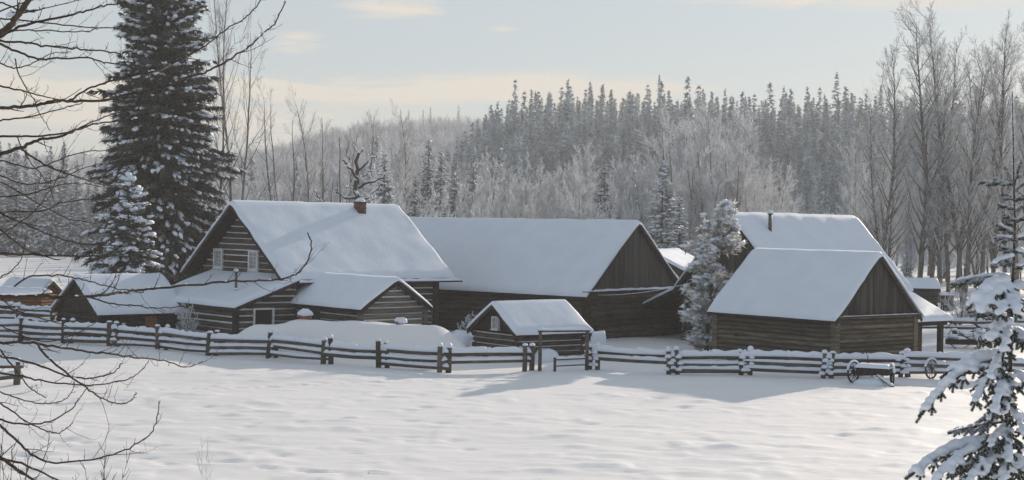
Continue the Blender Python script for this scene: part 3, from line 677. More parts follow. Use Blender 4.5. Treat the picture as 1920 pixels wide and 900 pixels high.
# pole gate: two tall posts with a beam, short barrier between
g0, g1, gm_ = hitg(1012, 697), hitg(1100, 695), hitg(1040, 697)
gt = empty('pole_gate', (g0.x, g0.y, 0), 0, label='gateway of two tall posts under a snow-topped beam', cat='gate'); O = Vector((g0.x, g0.y, 0))
for q in (g0, g1):
    z = gz(q.x, q.y); b = MB(5); b.tube([Vector((q.x, q.y, z - .3)) - O, Vector((q.x, q.y, z + 1.9)) - O], [.1, .085], 8); b.build('post', RAILM, gt)
b = MB(6); e0 = g0 - O + Vector((-.1, 0, 1.93)); e1 = g1 - O + Vector((.12, 0, 1.93)); b.tube([e0, e1], .06, 7); bo = b.build('beam', RAILM, gt)
b = MB(); b.snowcap(e0 + Vector((0, 0, .04)), e1 + Vector((0, 0, .04)), .16, .13, 10, 7); b.build('snow', SNOW, bo)
z = gz(gm_.x, gm_.y); b = MB(7); b.tube([gm_ - O + Vector((0, 0, -.2)), gm_ - O + Vector((0, 0, .72))], .07, 7); po = b.build('short_post', RAILM, gt); b = MB(); b.blob(gm_ - O + Vector((0, 0, .72)), (.12, .12, .14), seed=1); b.build('snow_cap', SNOW, po)
for hh in (.28, .58):
    b = MB(8); e0 = gm_ - O + Vector((0, 0, hh)); e1 = g1 - O + Vector((-.08, 0, hh + .02)); b.tube([e0, e1], .045, 7); ro = b.build('rail', RAILM, gt); b = MB(); b.snowcap(e0 + Vector((0, 0, .03)), e1 + Vector((0, 0, .03)), .13, .12, 8, 9); b.build('snow', SNOW, ro)

# ------------------------------------------------------------------ wagon and wheels
def wheel(parent, c, ax, rad, name='wheel', spokes=12, m=DARKW, cap=True):
    """c centre, ax unit axle direction (horizontal)"""
    ax = Vector(ax).normalized(); s = Vector((-ax.y, ax.x, 0)); up = Vector((0, 0, 1)); c = Vector(c); b = MB(3); n = 28
    for rr_, th, dp in ((rad, .028, .03),):
        vs = []
        for j in range(n):
            t = 2 * math.pi * j / n; dvv = s * math.cos(t) + up * math.sin(t)
            for (r_, a_) in ((rad, -dp), (rad, dp), (rad - .065, dp), (rad - .065, -dp)): vs.append(c + dvv * r_ + ax * a_)
        b.add(vs, [(4 * j + k, 4 * j + (k + 1) % 4, 4 * ((j + 1) % n) + (k + 1) % 4, 4 * ((j + 1) % n) + k) for j in range(n) for k in range(4)])
    for j in range(spokes):
        t = 2 * math.pi * (j + .3) / spokes; dvv = s * math.cos(t) + up * math.sin(t); b.tube([c + dvv * .05, c + dvv * (rad - .05)], [.022, .018], 5)
    b.tube([c - ax * .1, c + ax * .1], .075, 10)
    w_ = b.build(name, m, parent); 
    if cap:
        b = MB(); k = 10; rr_ = random.Random(2)
        for j in range(k):
            t0, t1 = math.pi * (.1 + .8 * j / k), math.pi * (.1 + .8 * (j + 1) / k + .02)
            p0 = c + (s * math.cos(t0) + up * math.sin(t0)) * (rad + .02); p1 = c + (s * math.cos(t1) + up * math.sin(t1)) * (rad + .02)
            b.tube([p0, p1], [.058, .058], 6)
        for j in range(0, spokes):
            t = 2 * math.pi * (j + .3) / spokes; dvv = s * math.cos(t) + up * math.sin(t)
            if abs(math.cos(t)) > .35: b.tube([c + dvv * .1 + up * .02, c + dvv * (rad - .08) + up * .02], .018, 4)
        b.build('snow', SNOW, w_)
    return w_
q = hitg(1600, 717); wz_ = gz(q.x, q.y)
wg = empty('hay_wagon', (q.x, q.y, wz_), R(-24), label='old two-wheeled wagon with snow-covered box before the grey log barn', cat='wagon')
wheel(wg, (0, 0, .48), (.94, -.35, 0), .5); wheel(wg, (1.75, .0, .46), (.94, .35, 0), .48)
b = MB(4); b.box((.2, -.45, .45), (1.68, -.41, .70)); b.box((.2, .46, .45), (1.68, .5, .70)); b.box((.2, -.41, .45), (.24, .46, .73)); b.box((1.64, -.41, .45), (1.68, .46, .73)); b.box((.24, -.41, .43), (1.64, .46, .62))
for x_ in (.45, .93, 1.42): b.box((x_ - .03, -.48, .36), (x_ + .03, -.452, .76))
b.beam((-.1, 0, .47), (1.85, 0, .47), .09, .09)
b.build('box', DARKW, wg); snow_patch('snow', .16, 1.72, -.49, .54, lambda X, Y: .74 + 0 * X, .17, wg, rnd=.18, seed=3)
b = MB(5); b.beam((1.15, -.35, .42), (2.0, -1.15, .02), .13, .08); tg = b.build('drawbar', RAILM, wg); b = MB(); b.snowcap((1.15, -.35, .46), (2.0, -1.15, .06), .2, .08, 6, 3); b.build('snow', SNOW, tg)
b = MB(6); b.blob((.9, -.5, 0), (.85, .45, .3), seed=7, nu=14, nv=8); b.build('drift', SNOW, wg)
b = MB(7); b.tube([(.6, .2, .8), (.6, .2, 1.28)], .02, 5); b.build('stake', DARKW, wg)
q = hitg(1746, 712); wz_ = gz(q.x, q.y); ww = empty('wagon_wheel', (q.x, q.y, wz_), 0, label='single spoked wheel leaning at the fence beside the young spruce', cat='wheel'); wheel(ww, (0, 0, .46), (.62, -.78, 0), .48, name='rim', m=RAILM)
# rusty implements under snow behind the open shed
q = hitg(1812, 652); fm = empty('farm_machine', (q.x, q.y, gz(q.x, q.y)), 0, label='tangle of old farm machinery buried in snow right of the open shed', cat='machinery')
b = MB(8); rr = random.Random(4)
for k in range(26):
    a_ = Vector((rr.uniform(-1.3, 1.3), rr.uniform(-.6, .6), rr.uniform(.1, 1.1))); b.tube([a_, a_ + Vector((rr.uniform(-.9, .9), rr.uniform(-.3, .3), rr.uniform(-.3, .5)))], rr.uniform(.02, .05), 5)
b.box((-1.2, -.3, .2), (1.0, .3, .5)); b.build('frame', DARKW, fm)
b = MB()
for k in range(16): b.blob((rr.uniform(-1.4, 1.4), rr.uniform(-.5, .5), rr.uniform(.3, 1.1)), (rr.uniform(.2, .5), .3, rr.uniform(.1, .2)), seed=k)
b.build('snow', SNOW, fm); wheel(fm, (.55, -.7, .42), (.8, -.6, 0), .42); b = MB(2); b.tube([(1.25, -.7, -.1), (1.25, -.7, 1.2)], .1, 7); b.build('post', RAILM, fm)
# power cable
b = MB(); A, B_ = P3(1112, 553, 94), P3(1300, 529, 90); cp = []
for i in range(21): t = i / 20; p = A.lerp(B_, t); p.z -= .45 * 4 * t * (1 - t) * .5; cp.append(p)
b.tube(cp, .022, 5); o = b.build('cable', [WHITEP], None, label='thin frosted cable slung between the long barn and the back barn', cat='cable')

#TREES
# ------------------------------------------------------------------ tree generators
ICO_V = None
def ico():
    global ICO_V, ICO_F
    t = (1 + 5 ** .5) / 2
    v = np.array([(-1, t, 0), (1, t, 0), (-1, -t, 0), (1, -t, 0), (0, -1, t), (0, 1, t), (0, -1, -t), (0, 1, -t), (t, 0, -1), (t, 0, 1), (-t, 0, -1), (-t, 0, 1)], float)
    ICO_V = v / np.linalg.norm(v[0])
    ICO_F = np.array([(0, 11, 5), (0, 5, 1), (0, 1, 7), (0, 7, 10), (0, 10, 11), (1, 5, 9), (5, 11, 4), (11, 10, 2), (10, 7, 6), (7, 1, 8), (3, 9, 4), (3, 4, 2), (3, 2, 6), (3, 6, 8), (3, 8, 9), (4, 9, 5), (2, 4, 11), (6, 2, 10), (8, 6, 7), (9, 8, 1)])
ico()
OCT_V = np.array([(1, 0, 0), (-1, 0, 0), (0, 1, 0), (0, -1, 0), (0, 0, 1), (0, 0, -.6)], float)
OCT_F = np.array([(0, 2, 4), (2, 1, 4), (1, 3, 4), (3, 0, 4), (2, 0, 5), (1, 2, 5), (3, 1, 5), (0, 3, 5)])
def unit(a): return a / np.maximum(np.linalg.norm(a, axis=-1, keepdims=True), 1e-9)
def tufts(rg, C, D, ln, wd, K, spread=.7, dropz=.25):
    """K narrow blades at each centre C, roughly along D; returns V,F"""
    n = len(C); d = unit(D[:, None] + rg.normal(0, spread, (n, K, 3)) + np.array([0, 0, -dropz]))
    s = unit(np.cross(d, rg.normal(0, 1, (n, K, 3)))); c = C[:, None] + rg.normal(0, .12, (n, K, 3)) * ln[:, None, None]
    l = ln[:, None, None] * rg.uniform(.6, 1.25, (n, K, 1)); w_ = wd[:, None, None] * rg.uniform(.7, 1.3, (n, K, 1))
    V = np.stack([c - s * w_ - d * l * .25, c + s * w_ - d * l * .1, c + d * l], 2).reshape(-1, 3)
    return V, np.arange(len(V)).reshape(-1, 3)
def lumps(rg, C, D, size, flat=.55, hi=True, n_noise=.22):
    n = len(C); T, F = (ICO_V, ICO_F) if hi else (OCT_V, OCT_F)
    d = unit(D); s = unit(np.cross(d, np.array([0, 0, 1.0]))); u = np.cross(s, d)
    sz = np.asarray(size).reshape(-1, 1, 3) if np.ndim(size) == 2 else np.asarray(size).reshape(-1, 1, 1) * np.array([1.55, .78, flat])
    t = T[None] * sz * (1 + rg.normal(0, n_noise, (n, len(T), 1)))
    V = C[:, None] + t[..., :1] * d[:, None] + t[..., 1:2] * s[:, None] + t[..., 2:] * u[:, None]
    return V.reshape(-1, 3), (F[None] + (np.arange(n) * len(T))[:, None, None]).reshape(-1, 3)
def join(parts):
    """parts: list of (V,F,mat,smooth)"""
    Vs, Fs, mi, s_ = [], [], [], []; o = 0
    for V, F, m, smo in parts:
        if len(V) == 0: continue
        Vs.append(V); Fs.append(F + o); mi.append(np.full(len(F), m)); s_.append(np.full(len(F), smo)); o += len(V)
    return np.concatenate(Vs), Fs, np.concatenate(mi), np.concatenate(s_)
def np_tubes(P0, P1, R0, R1, n=3):
    P0 = np.asarray(P0, float); P1 = np.asarray(P1, float); R0 = np.asarray(R0, float)[:, None, None]; R1 = np.asarray(R1, float)[:, None, None]
    d = unit(P1 - P0); a = unit(np.cross(d, np.array([.21, .33, .92]))); b = np.cross(d, a)
    t = np.arange(n) * 2 * np.pi / n; ring = np.cos(t)[None, :, None] * a[:, None] + np.sin(t)[None, :, None] * b[:, None]
    V = np.concatenate([P0[:, None] + ring * R0, P1[:, None] + ring * R1], 1)           # (N,2n,3)
    j = np.arange(n); f = np.stack([j, (j + 1) % n, n + (j + 1) % n, n + j], -1)
    return V.reshape(-1, 3), (f[None] + (np.arange(len(P0)) * 2 * n)[:, None, None]).reshape(-1, 4)

def conifer(seed, H, Rm, lev, nbr, nsp, snow=.6, pads=0, spread=.7, tl=.5, K=4, hi=True, base=.06, droop=.35, shape=.85, irregular=.2, lump=1.0, wdk=.16, top_up=.5):
    """returns parts of a spruce: needle blades, snow lumps, trunk tubes"""
    rg = np.random.default_rng(seed); C, D, S = [], [], []; sC, sD, sS = [], [], []; B0, B1, BR = [], [], []
    for k in range(lev):
        f = k / (lev - 1); z = H * (base + (1 - base) * f ** .93 * .985); Rk = Rm * (shape(f) if callable(shape) else (1 - f) ** shape) + .02 * Rm
        Rk *= 1 + irregular * rg.normal() * .5
        nb = max(4, int(nbr * (.45 + .55 * (1 - f))))
        for i in range(nb):
            a = k * 2.4 + i * 2 * math.pi / nb + rg.normal(0, .25); L = Rk * min(1.28, max(.35, rg.normal(1, irregular))); zj = rg.uniform(-.5, .5) * H / lev; dr = droop * (1 - f) - top_up * f * .6
            d = np.array([math.cos(a), math.sin(a), 0]); m = max(2, int(nsp * L / Rm + 1))
            t = (np.arange(m) + rg.uniform(.2, 1, m)) / m; t = .12 + .88 * np.clip(t, 0, 1)
            zz = z - dr * L * t ** 1.4 + .10 * L * t ** 3 + (-.05) * L
            lat = rg.uniform(-1, 1, m) * (.34 * L * (1 - t) + .06 * L); side = np.array([-d[1], d[0], 0])
            c = d[None] * (L * t)[:, None] + side[None] * lat[:, None]; c[:, 2] += zj + zz + rg.normal(0, .02 * H / lev * 3, m) - .12 * np.abs(lat)
            dd = d[None] + side[None] * (np.sign(lat) * .7)[:, None] + np.array([0, 0, -dr * 1.1])
            C.append(c); D.append(dd); s = tl * (.55 + .45 * (1 - f)) * (1 - .35 * t); S.append(s)
            q = rg.random(m) < snow * (.5 + .6 * t)
            if q.any():
                sC.append(c[q] + np.array([0, 0, .10]) * s[q][:, None]); sD.append(dd[q]); sS.append(s[q] * rg.uniform(.28, .62, q.sum()) * lump)
            if pads and rg.random() < pads:
                tt = np.arange(rg.uniform(.35, .6), 1.02, .07); c2 = d[None] * (L * tt)[:, None] + side[None] * (rg.normal(0, .07, len(tt)) * L)[:, None]
                c2[:, 2] += zj + z - dr * L * tt ** 1.4 + .10 * L * tt ** 3 - .05 * L + .10 * tl
                sC.append(c2); sD.append(np.tile(d + np.array([0, 0, -dr * 1.3]), (len(tt), 1)) + rg.normal(0, .15, (len(tt), 3))); sS.append(tl * rg.uniform(.20, .38, len(tt)) * (1.15 - .4 * tt) * lump)
            B0.append((0, 0, z)); B1.append(tuple(d * L * .8 + np.array([0, 0, z - dr * L * .7]))); BR.append(L * .018 + .01)
    C = np.concatenate(C); D = np.concatenate(D); S = np.concatenate(S)
    parts = [(*tufts(rg, C, unit(D), S, S * wdk, K, spread=spread), 0, False)]
    if sC: parts.append((*lumps(rg, np.concatenate(sC), np.concatenate(sD), np.concatenate(sS), hi=hi), 1, True))
    tp = np.array([(0, 0, H * q) for q in (-.03, .3, .6, .85, 1.0)]); r = H * .013 * np.array([1.2, .9, .55, .25, .08])
    tv = np_tubes(tp[:-1], tp[1:], r[:-1], r[1:], 7); bv = np_tubes(B0, B1, BR, np.array(BR) * .3, 3)
    return parts, (tv, bv)

def branchy(seed, H, trunk_r, up=.75, nb=(34, 7, 4), ang=.75, l1=.32, clear=.25, lean=0, gnarl=.08, forks=1, curve=.5, l2=.42, l3=.4):
    """bare broadleaf tree: list of segments (p0,p1,r0,r1,level)"""
    rr = random.Random(seed); segs = []
    def limb(p, d, L, r, lvl, ns):
        step = L / ns; pts = [p.copy()]; dirs = [d.copy()]
        for i in range(ns):
            d = (d + Vector((rr.gauss(0, gnarl), rr.gauss(0, gnarl), rr.gauss(0, gnarl) * .6 + (curve * .16 if lvl else 0)))).normalized()
            q = p + d * step; ra = r * (1 - i / ns * .85); rb = r * (1 - (i + 1) / ns * .85); segs.append((tuple(p), tuple(q), ra, rb, lvl)); p = q; pts.append(p.copy()); dirs.append(d.copy())
        return pts, dirs
    def at(pts, t):
        x = t * (len(pts) - 1); i = min(int(x), len(pts) - 2); return pts[i].lerp(pts[i + 1], x - i), i
    def kids(pts, dirs, n, t0, L, lvl, rbase):
        for j in range(n):
            t = t0 + (1 - t0) * (j + rr.random()) / n; p, i = at(pts, min(.99, t)); d = dirs[i]
            az_ = rr.uniform(0, 6.283); perp = d.cross(Vector((math.cos(az_), math.sin(az_), .3))).normalized()
            a_ = ang * rr.uniform(.6, 1.25); nd_ = (d * math.cos(a_) + perp * math.sin(a_)).normalized()
            if nd_.z < -.1: nd_.z *= .3; nd_.normalize()
            LL = L * (1.15 - .75 * t) * rr.uniform(.6, 1.3); ra = rbase * (1.05 - .8 * t)
            ns = (0, 5, 3, 2)[min(lvl, 3)]; pp, ds = limb(p, nd_, LL, ra, lvl, ns)
            if lvl < len(nb): kids(pp, ds, max(1, int(nb[lvl] * rr.uniform(.7, 1.3))), .15, LL * (l2 if lvl == 1 else l3), lvl + 1, ra * .5)
    for f_ in range(forks):
        d = Vector((lean + (rr.uniform(-.12, .12) if forks > 1 else 0), rr.uniform(-.04, .04), 1)).normalized()
        Hh = H * (1 if f_ == 0 else rr.uniform(.75, .95)); g0 = gnarl
        pts = [Vector((0, 0, -.3))]; dirs = [d]; p = pts[0]; ns = 14
        for i in range(ns):
            d = (d + Vector((rr.gauss(0, .035 + gnarl * .2), rr.gauss(0, .035 + gnarl * .2), .05))).normalized(); q = p + d * Hh / ns
            ra = trunk_r * (1 - i / ns) ** .8 + .015; rb = trunk_r * (1 - (i + 1) / ns) ** .8 + .015; segs.append((tuple(p), tuple(q), ra, rb, 0)); p = q; pts.append(p); dirs.append(d)
        kids(pts, dirs, int(nb[0] / forks), clear, H * l1, 1, trunk_r * .42)
    return segs
def tree_from_segs(name, segs, parent, trunk_m, twig_m, rmin=.012, split=2, twk=1.0, both=True):
    """trunk and limbs as one part, the twigs of the crown as another"""
    S = [s for s in segs if s[4] < split]; T = [s for s in segs if s[4] >= split]
    a = np.array([s[0] for s in S]), np.array([s[1] for s in S]); r0 = np.maximum([s[2] for s in S], rmin); r1 = np.maximum([s[3] for s in S], rmin)
    V, F = np_tubes(a[0], a[1], r0, r1, 6); tr = npmesh('trunk', V, [F], [trunk_m], smooth=True, parent=parent)
    if T:
        r0 = np.maximum(np.array([s[2] for s in T]) * twk, rmin); r1 = np.maximum(np.array([s[3] for s in T]) * twk, rmin * .7)
        V, F = np_tubes([s[0] for s in T], [s[1] for s in T], r0, r1, 3); npmesh('crown', V, [F], [twig_m], smooth=False, parent=parent)
def conifer_obj(name, parts, wood, parent, mats):
    V, Fs, mi, s_ = join([p for p in parts]); 
    tv, bv = wood; npmesh('trunk', np.concatenate([tv[0], bv[0]]), [np.concatenate([tv[1], bv[1] + len(tv[0])])], [BARKD], smooth=True, parent=parent)
    npmesh('crown', V[:len(parts[0][0])], [parts[0][1]], [mats[0]], parent=parent)
    if len(parts) > 1: npmesh('snow', parts[1][0], [parts[1][1]], [mats[1]], smooth=True, parent=parent)

# ------------------------------------------------------------------ near and middle conifers
def place_px(px, py_base, D): 
    p = unproj(px, py_base, D); return Vector((p.x, D, gz(p.x, D)))
def height_for(px, py_top, D, z0): return unproj(px, py_top, D).z - z0
# big spruce left
q = place_px(296, 600, 108); t_ = empty('tall_spruce', q, 0, label='huge dark spruce with snow-laden boughs, its top above the picture, left of the log house', cat='spruce tree')
conifer_obj('s', *conifer(5, 28.5, 4.1, 56, 17, 17, snow=.12, pads=.66, spread=.5, tl=.85, K=18, base=.04, droop=.70, shape=lambda f: max(.015, 1 - f ** 2.6), irregular=.17, lump=.95, wdk=.11), t_, [NEEDLE, SNOW])
q = place_px(238, 600, 97); h_ = height_for(238, 330, 97, q.z); t_ = empty('snowy_spruce', q, .4, label='smaller spruce thick with snow standing in front of the huge spruce', cat='spruce tree')
conifer_obj('s', *conifer(9, h_, 2.75, 24, 12, 11, snow=.30, pads=.6, spread=.5, tl=.7, K=8, base=.08, droop=.6, shape=.72, irregular=.22, lump=1.15), t_, [NEEDLE, SNOW])
# frosted pine between the barns
q = hitg(1324, 660); h_ = height_for(1352, 388, q.y, q.z); t_ = empty('frosted_pine', (q.x, q.y, gz(q.x, q.y)), 0, label='bushy frosted pine with a bare foot standing before the back barn', cat='pine tree')
rg = np.random.default_rng(3)
pc, pd_, ps = [], [], []; B0, B1, BR = [], [], []
for k in range(74):
    f = rg.uniform(.05, 1) ** 1.05; z = h_ * f; prof = 1.38 * np.interp(f, [0, .05, .16, .35, .5, .62, .75, .85, .93, 1], [0, .55, .85, .95, .78, 1.02, .86, .62, .33, .03])
    a = rg.uniform(0, 6.283); L = prof * rg.uniform(.55, 1.25); cx = 1.05 * f
    d = np.array([math.cos(a), math.sin(a), .25]); m = 6
    for t in np.linspace(.3, 1, m):
        for _ in range(int(3 + 5 * t)):
            c = np.array([cx, 0, z]) + d * L * t + rg.normal(0, .05 + .13 * t, 3); pc.append(c); pd_.append(d + rg.normal(0, .5, 3)); ps.append(rg.uniform(.22, .38))
    B0.append((cx, 0, z - .2)); B1.append(tuple(np.array([cx, 0, z]) + d * L)); BR.append(.03)
pc, pd_, ps = map(np.array, (pc, pd_, ps)); pd_ = unit(pd_)
parts = [(*tufts(rg, pc, pd_, ps, ps * .13, 9, spread=.9, dropz=-.1), 0, False)]
qq = rg.random(len(pc)) < .30; parts.append((*lumps(rg, pc[qq] + np.array([0, 0, .08]), pd_[qq] * np.array([1, 1, .3]), ps[qq] * .55, flat=.6), 1, True))
tp = np.array([(0, 0, -.3), (.1, 0, h_ * .3), (.45, 0, h_ * .6), (1.05, 0, h_ * 1.0)]); r = np.array([.14, .11, .07, .02])
conifer_obj('p', parts, (np_tubes(tp[:-1], tp[1:], r[:-1], r[1:], 7), np_tubes(B0, B1, BR, np.array(BR) * .4, 3)), t_, [PINE, SNOW])

# middle distance snowy spruces: prototypes, then copies
def protos(name, n, maker):
    out = []
    for i in range(n):
        e = empty(name, (0, 0, 0)); maker(i, e); out.append(e)
    return out
used = {}
def spawn(pool, k, loc, scale, rz, **kw):
    p = pool[k % len(pool)]
    if used.get(p.name): o = copy_tree(p)
    else: o = p; used[p.name] = 1
    o.location = loc; o.scale = scale if isinstance(scale, tuple) else (scale,) * 3; o.rotation_euler = (0, 0, rz); tag(o, **kw); return o
def mk_spruce(i, e):
    rgn = conifer(100 + i, 10, [1.75, 1.5, 2.0, 1.35][i % 4], 26, 9, 6, snow=.62, tl=.62, K=4, hi=False, base=.04, droop=.5, shape=.8, irregular=.2, lump=1.15, wdk=.16)
    conifer_obj('s', *rgn, e, [NEEDLEF, SNOW])
SP = protos('snowy_spruce', 4, mk_spruce)
rs = random.Random(77)
grp = 'snow-covered spruces of the near tree line'
mid = [(1240, 300, 150, 1.15, 'dark full spruce heavy with snow standing behind the gap between the barns'), (1273, 368, 140, 1.2, 'short white-laden spruce at the foot of the dark full one, between the barns'),
       (1131, 308, 190, 1.1, 'snowy spruce rising above the right end of the long barn roof'), (1186, 322, 200, .8, 'slim snowy spruce right of the one above the long barn roof'), (800, 262, 200, 1.0, 'pointed snowy spruce standing above the right end of the log house roof'),
       (824, 285, 195, .9, 'snowy spruce just right of the pointed one above the house roof'), (850, 300, 205, .9, 'third snowy spruce above the gap between house roof and long barn roof'), (718, 290, 150, 1.1, 'leafy-looking snow-hung spruce beside the gnarled old tree'), (702, 255, 230, .7, 'dark slim spruce tip right of the gnarled tree'), (776, 330, 180, .9, 'low snowy spruce just above the right slope of the house roof'),
       (885, 285, 240, .8, 'slim snowy spruce over the left part of the long barn roof'), (935, 280, 235, .8, 'snowy spruce over the left third of the long barn roof, right of the slim one'), (430, 290, 260, .9, 'second frosted spruce right of the huge spruce, left of the house ridge'), (450, 296, 265, .8, 'middle one of the frosted spruces between the huge spruce and the house ridge'), (468, 292, 255, .9, 'last frosted spruce of the cluster above the left end of the house ridge'), (415, 310, 250, .8, 'frosted spruce directly right of the huge dark spruce'), (500, 330, 220, .9, 'low snowy spruce left of the wide-crowned bare tree'), (552, 300, 240, .8, 'snowy spruce between the wide-crowned bare tree and the slim bare tree'), (600, 320, 230, .8, 'snowy spruce behind the forked bare tree above the house roof'), (645, 315, 240, .8, 'snowy spruce left of the gnarled tree behind the house roof'), (1700, 470, 150, 1.3, 'tiny snowy spruce beside the grey shed at the foot of the cottonwoods')]
for j, (px, pt, D, wdt, lab) in enumerate(mid):
    q = place_px(px, 500, D); h_ = height_for(px, pt, D, q.z); k = j % 4
    spawn(SP, k, q, (h_ / 10 * wdt, h_ / 10 * wdt, h_ / 10), rs.uniform(0, 6), label=lab or 'snow-covered spruce in the near tree line behind the farm buildings', cat='spruce tree', group=grp)
for j in range(62):                                            # wood beyond the far field, left
    px = -120 + j * 8.6 + rs.uniform(-6, 6); D = rs.uniform(262, 330); q = place_px(px, 480, D); h_ = height_for(px, rs.uniform(262, 345) + (30 if 120 < px < 200 else 0), D, q.z)
    spawn(SP, rs.randint(0, 3), q, (h_ / 10 * .85, h_ / 10 * .85, h_ / 10), rs.uniform(0, 6), label='frosted spruce in the wood along the far edge of the field at left', cat='spruce tree', group='spruces along the far edge of the field')

# frosted bare birches and willows of the middle row
def mk_birch(i, e):
    s = branchy(200 + i, 10, .11, nb=(46, 11, 6), ang=.70, l1=.36, clear=.10, gnarl=.09, forks=[1, 2, 3, 2, 1, 3][i % 6], curve=.8, l2=.46, l3=.5)
    tree_from_segs('b', s, e, BARK, FROST, rmin=.017, split=1, twk=1.2)
BI = protos('frosted_birch', 6, mk_birch)
prof = [(385, 300), (420, 320), (470, 330), (540, 320), (600, 300), (660, 285), (720, 255), (760, 250), (790, 300), (850, 300), (890, 275), (940, 285), (990, 290), (1040, 320), (1075, 280), (1115, 278), (1150, 300), (1200, 290), (1270, 225), (1330, 225), (1370, 220), (1400, 290), (1440, 320), (1465, 330), (1490, 370), (1520, 420)]
jj = 0
for row, (D0, D1, dy, step) in enumerate([(235, 275, -6, 17), (195, 230, 12, 19), (165, 190, 45, 26)]):
    px = 380.0
    while px < 1530:
        pt = np.interp(px, [a for a, _ in prof], [b for _, b in prof]) + dy + (30 if 820 < px < 1230 else 12) + rs.uniform(-14, 22); D = rs.uniform(D0, D1); q = place_px(px, 500, D); h_ = height_for(px, pt, D, q.z)
        if h_ > 3: spawn(BI, rs.randint(0, 5), q, (h_ / 10 * rs.uniform(.75, 1.15),) * 2 + (h_ / 10,), rs.uniform(0, 6), label='pale frost-covered birch in the row behind the farm buildings', cat='birch tree', group='frosted birches behind the farm buildings'); jj += 1
        px += step * rs.uniform(.6, 1.4)
for j in range(34):                                            # understory among the cottonwoods
    px = rs.uniform(1600, 1990); D = rs.uniform(165, 260); q = place_px(px, 500, D); h_ = height_for(px, rs.uniform(240, 420), D, q.z)
    spawn(BI, rs.randint(0, 5), q, (h_ / 10 * rs.uniform(.7, 1.0),) * 2 + (h_ / 10,), rs.uniform(0, 6), label='slender frosted birch growing among the tall cottonwoods at right', cat='birch tree', group='frosted birches among the cottonwoods')

# tall cottonwoods on the right
def mk_cotton(i, e):
    s = branchy(300 + i, 26, .24 + .03 * (i % 3), nb=([46, 70, 46, 70, 46][i], 11, 6), ang=.80, l1=.235, clear=.16, gnarl=.09, forks=[1, 2, 1, 2, 1][i % 5], curve=.75, l2=.46, l3=.5)
    tree_from_segs('c', s, e, BARK, FROSTD, rmin=.013, split=2, twk=1.0)
CW = protos('cottonwood_tree', 5, mk_cotton)
cots = [(1652, 80, 150, -.035, 'tall bare cottonwood leaning left, first of the tall row at the right'), (1662, 190, 165, .01, 'shorter bare cottonwood close behind the leaning first one of the row'), (1722, 38, 152, -.01, 'tall bare cottonwood with a thick trunk right of the leaning pair'), (1748, 60, 168, .0, 'bare cottonwood just right of the thick-trunked one'), (1760, 150, 150, .02, 'lower bare cottonwood whose trunk rises above the narrow outhouse'), (1778, 70, 160, 0, 'bare cottonwood directly left of the highest one'),
        (1795, 110, 176, .01, 'slender cottonwood half hidden behind the foot of the highest one'), (1806, 14, 150, .008, 'highest bare cottonwood reaching almost to the top of the picture'), (1838, 80, 170, .01, 'first bare cottonwood right of the highest one'), (1862, 120, 180, 0, 'second bare cottonwood right of the highest one'), (1885, 60, 165, .01, 'bare cottonwood just left of the bare leader of the young spruce'), (1908, 90, 175, 0, 'bare cottonwood directly behind the bare leader of the young spruce'), (1935, 20, 155, .01, 'bare cottonwood cut by the right edge of the picture'), (1620, 230, 190, 0, 'smallest cottonwood, left of the leaning one')]
cots += [(px_, 60, D_, 0, 'cottonwood of the same grove standing beyond the right edge of the picture') for px_, D_ in ((1978, 134), (2010, 142), (2055, 139), (2040, 152), (2090, 150), (2110, 141), (2150, 156), (2000, 160))]  # extra trees out of view, added to cast shade on the roofs
for j, (px, pt, D, ln, lab) in enumerate(cots):
    q = place_px(px, 530, D); h_ = height_for(px, pt, D, q.z); f = h_ / 26
    o = spawn(CW, [0, 3, 2, 1, 4, 0, 2, 3, 4, 1, 0, 2, 1, 3, 4, 0, 2, 1, 3, 4, 0, 2, 1][j], q, (f * .9, f * .9, f), rs.uniform(0, 6), label=lab or 'bare frosted cottonwood standing in the tall row at the right', cat='cottonwood tree', group='tall bare cottonwoods at the right')
    o.rotation_euler = (0, ln * 1.8, o.rotation_euler[2])
# bare trees behind the house
def mk_bare(i, e):
    s = branchy(400 + i, 18, .13, nb=(34, 9, 5), ang=.75, l1=.25, clear=[.18, .3, .25][i], gnarl=.07, forks=[3, 1, 2][i], curve=1.0, l2=.42, l3=.42)
    tree_from_segs('c', s, e, BARK, FROSTD, rmin=.009, split=2, twk=.9)
BT = protos('bare_tree', 3, mk_bare)
for j, (px, pt, D, k, lab) in enumerate([(527, 172, 132, 0, 'wide-crowned bare tree rising behind the left end of the log house roof'), (574, 188, 136, 1, 'slim bare tree right of the wide-crowned one behind the house'), (604, 222, 140, 2, 'forked bare tree between the slim tree and the dark snag'),
        (434, -60, 128, 2, 'tall bare tree whose branches show right of the huge spruce'), (398, -40, 125, 1, 'thin bare tree hidden mostly by the huge spruce'), (648, 230, 150, 1, 'thin bare tree directly left of the gnarled old tree'), (690, 200, 165, 2, 'thin forked bare tree right of the gnarled tree'), (765, 210, 190, 1, 'thin bare tree above the right slope of the house roof'), (1270, 225, 180, 0, 'dark-stemmed frosted tree rising behind the gap between the barns'), (1345, 215, 185, 2, 'forked frosted tree behind the tip of the bushy frosted pine'), (1300, 232, 190, 1, 'frosted tree left of the bushy frosted pine'), (1388, 250, 188, 1, 'frosted tree above the left end of the back barn ridge')]):
    q = place_px(px, 530, D); h_ = height_for(px, pt, D, q.z); f = h_ / 18
    spawn(BT, k, q, (f * (.9 if pt > 0 else .7),) * 2 + (f,), rs.uniform(0, 6), label=lab or 'bare dark-stemmed tree standing among the frosted birches', cat='tree', group='bare trees behind the buildings')
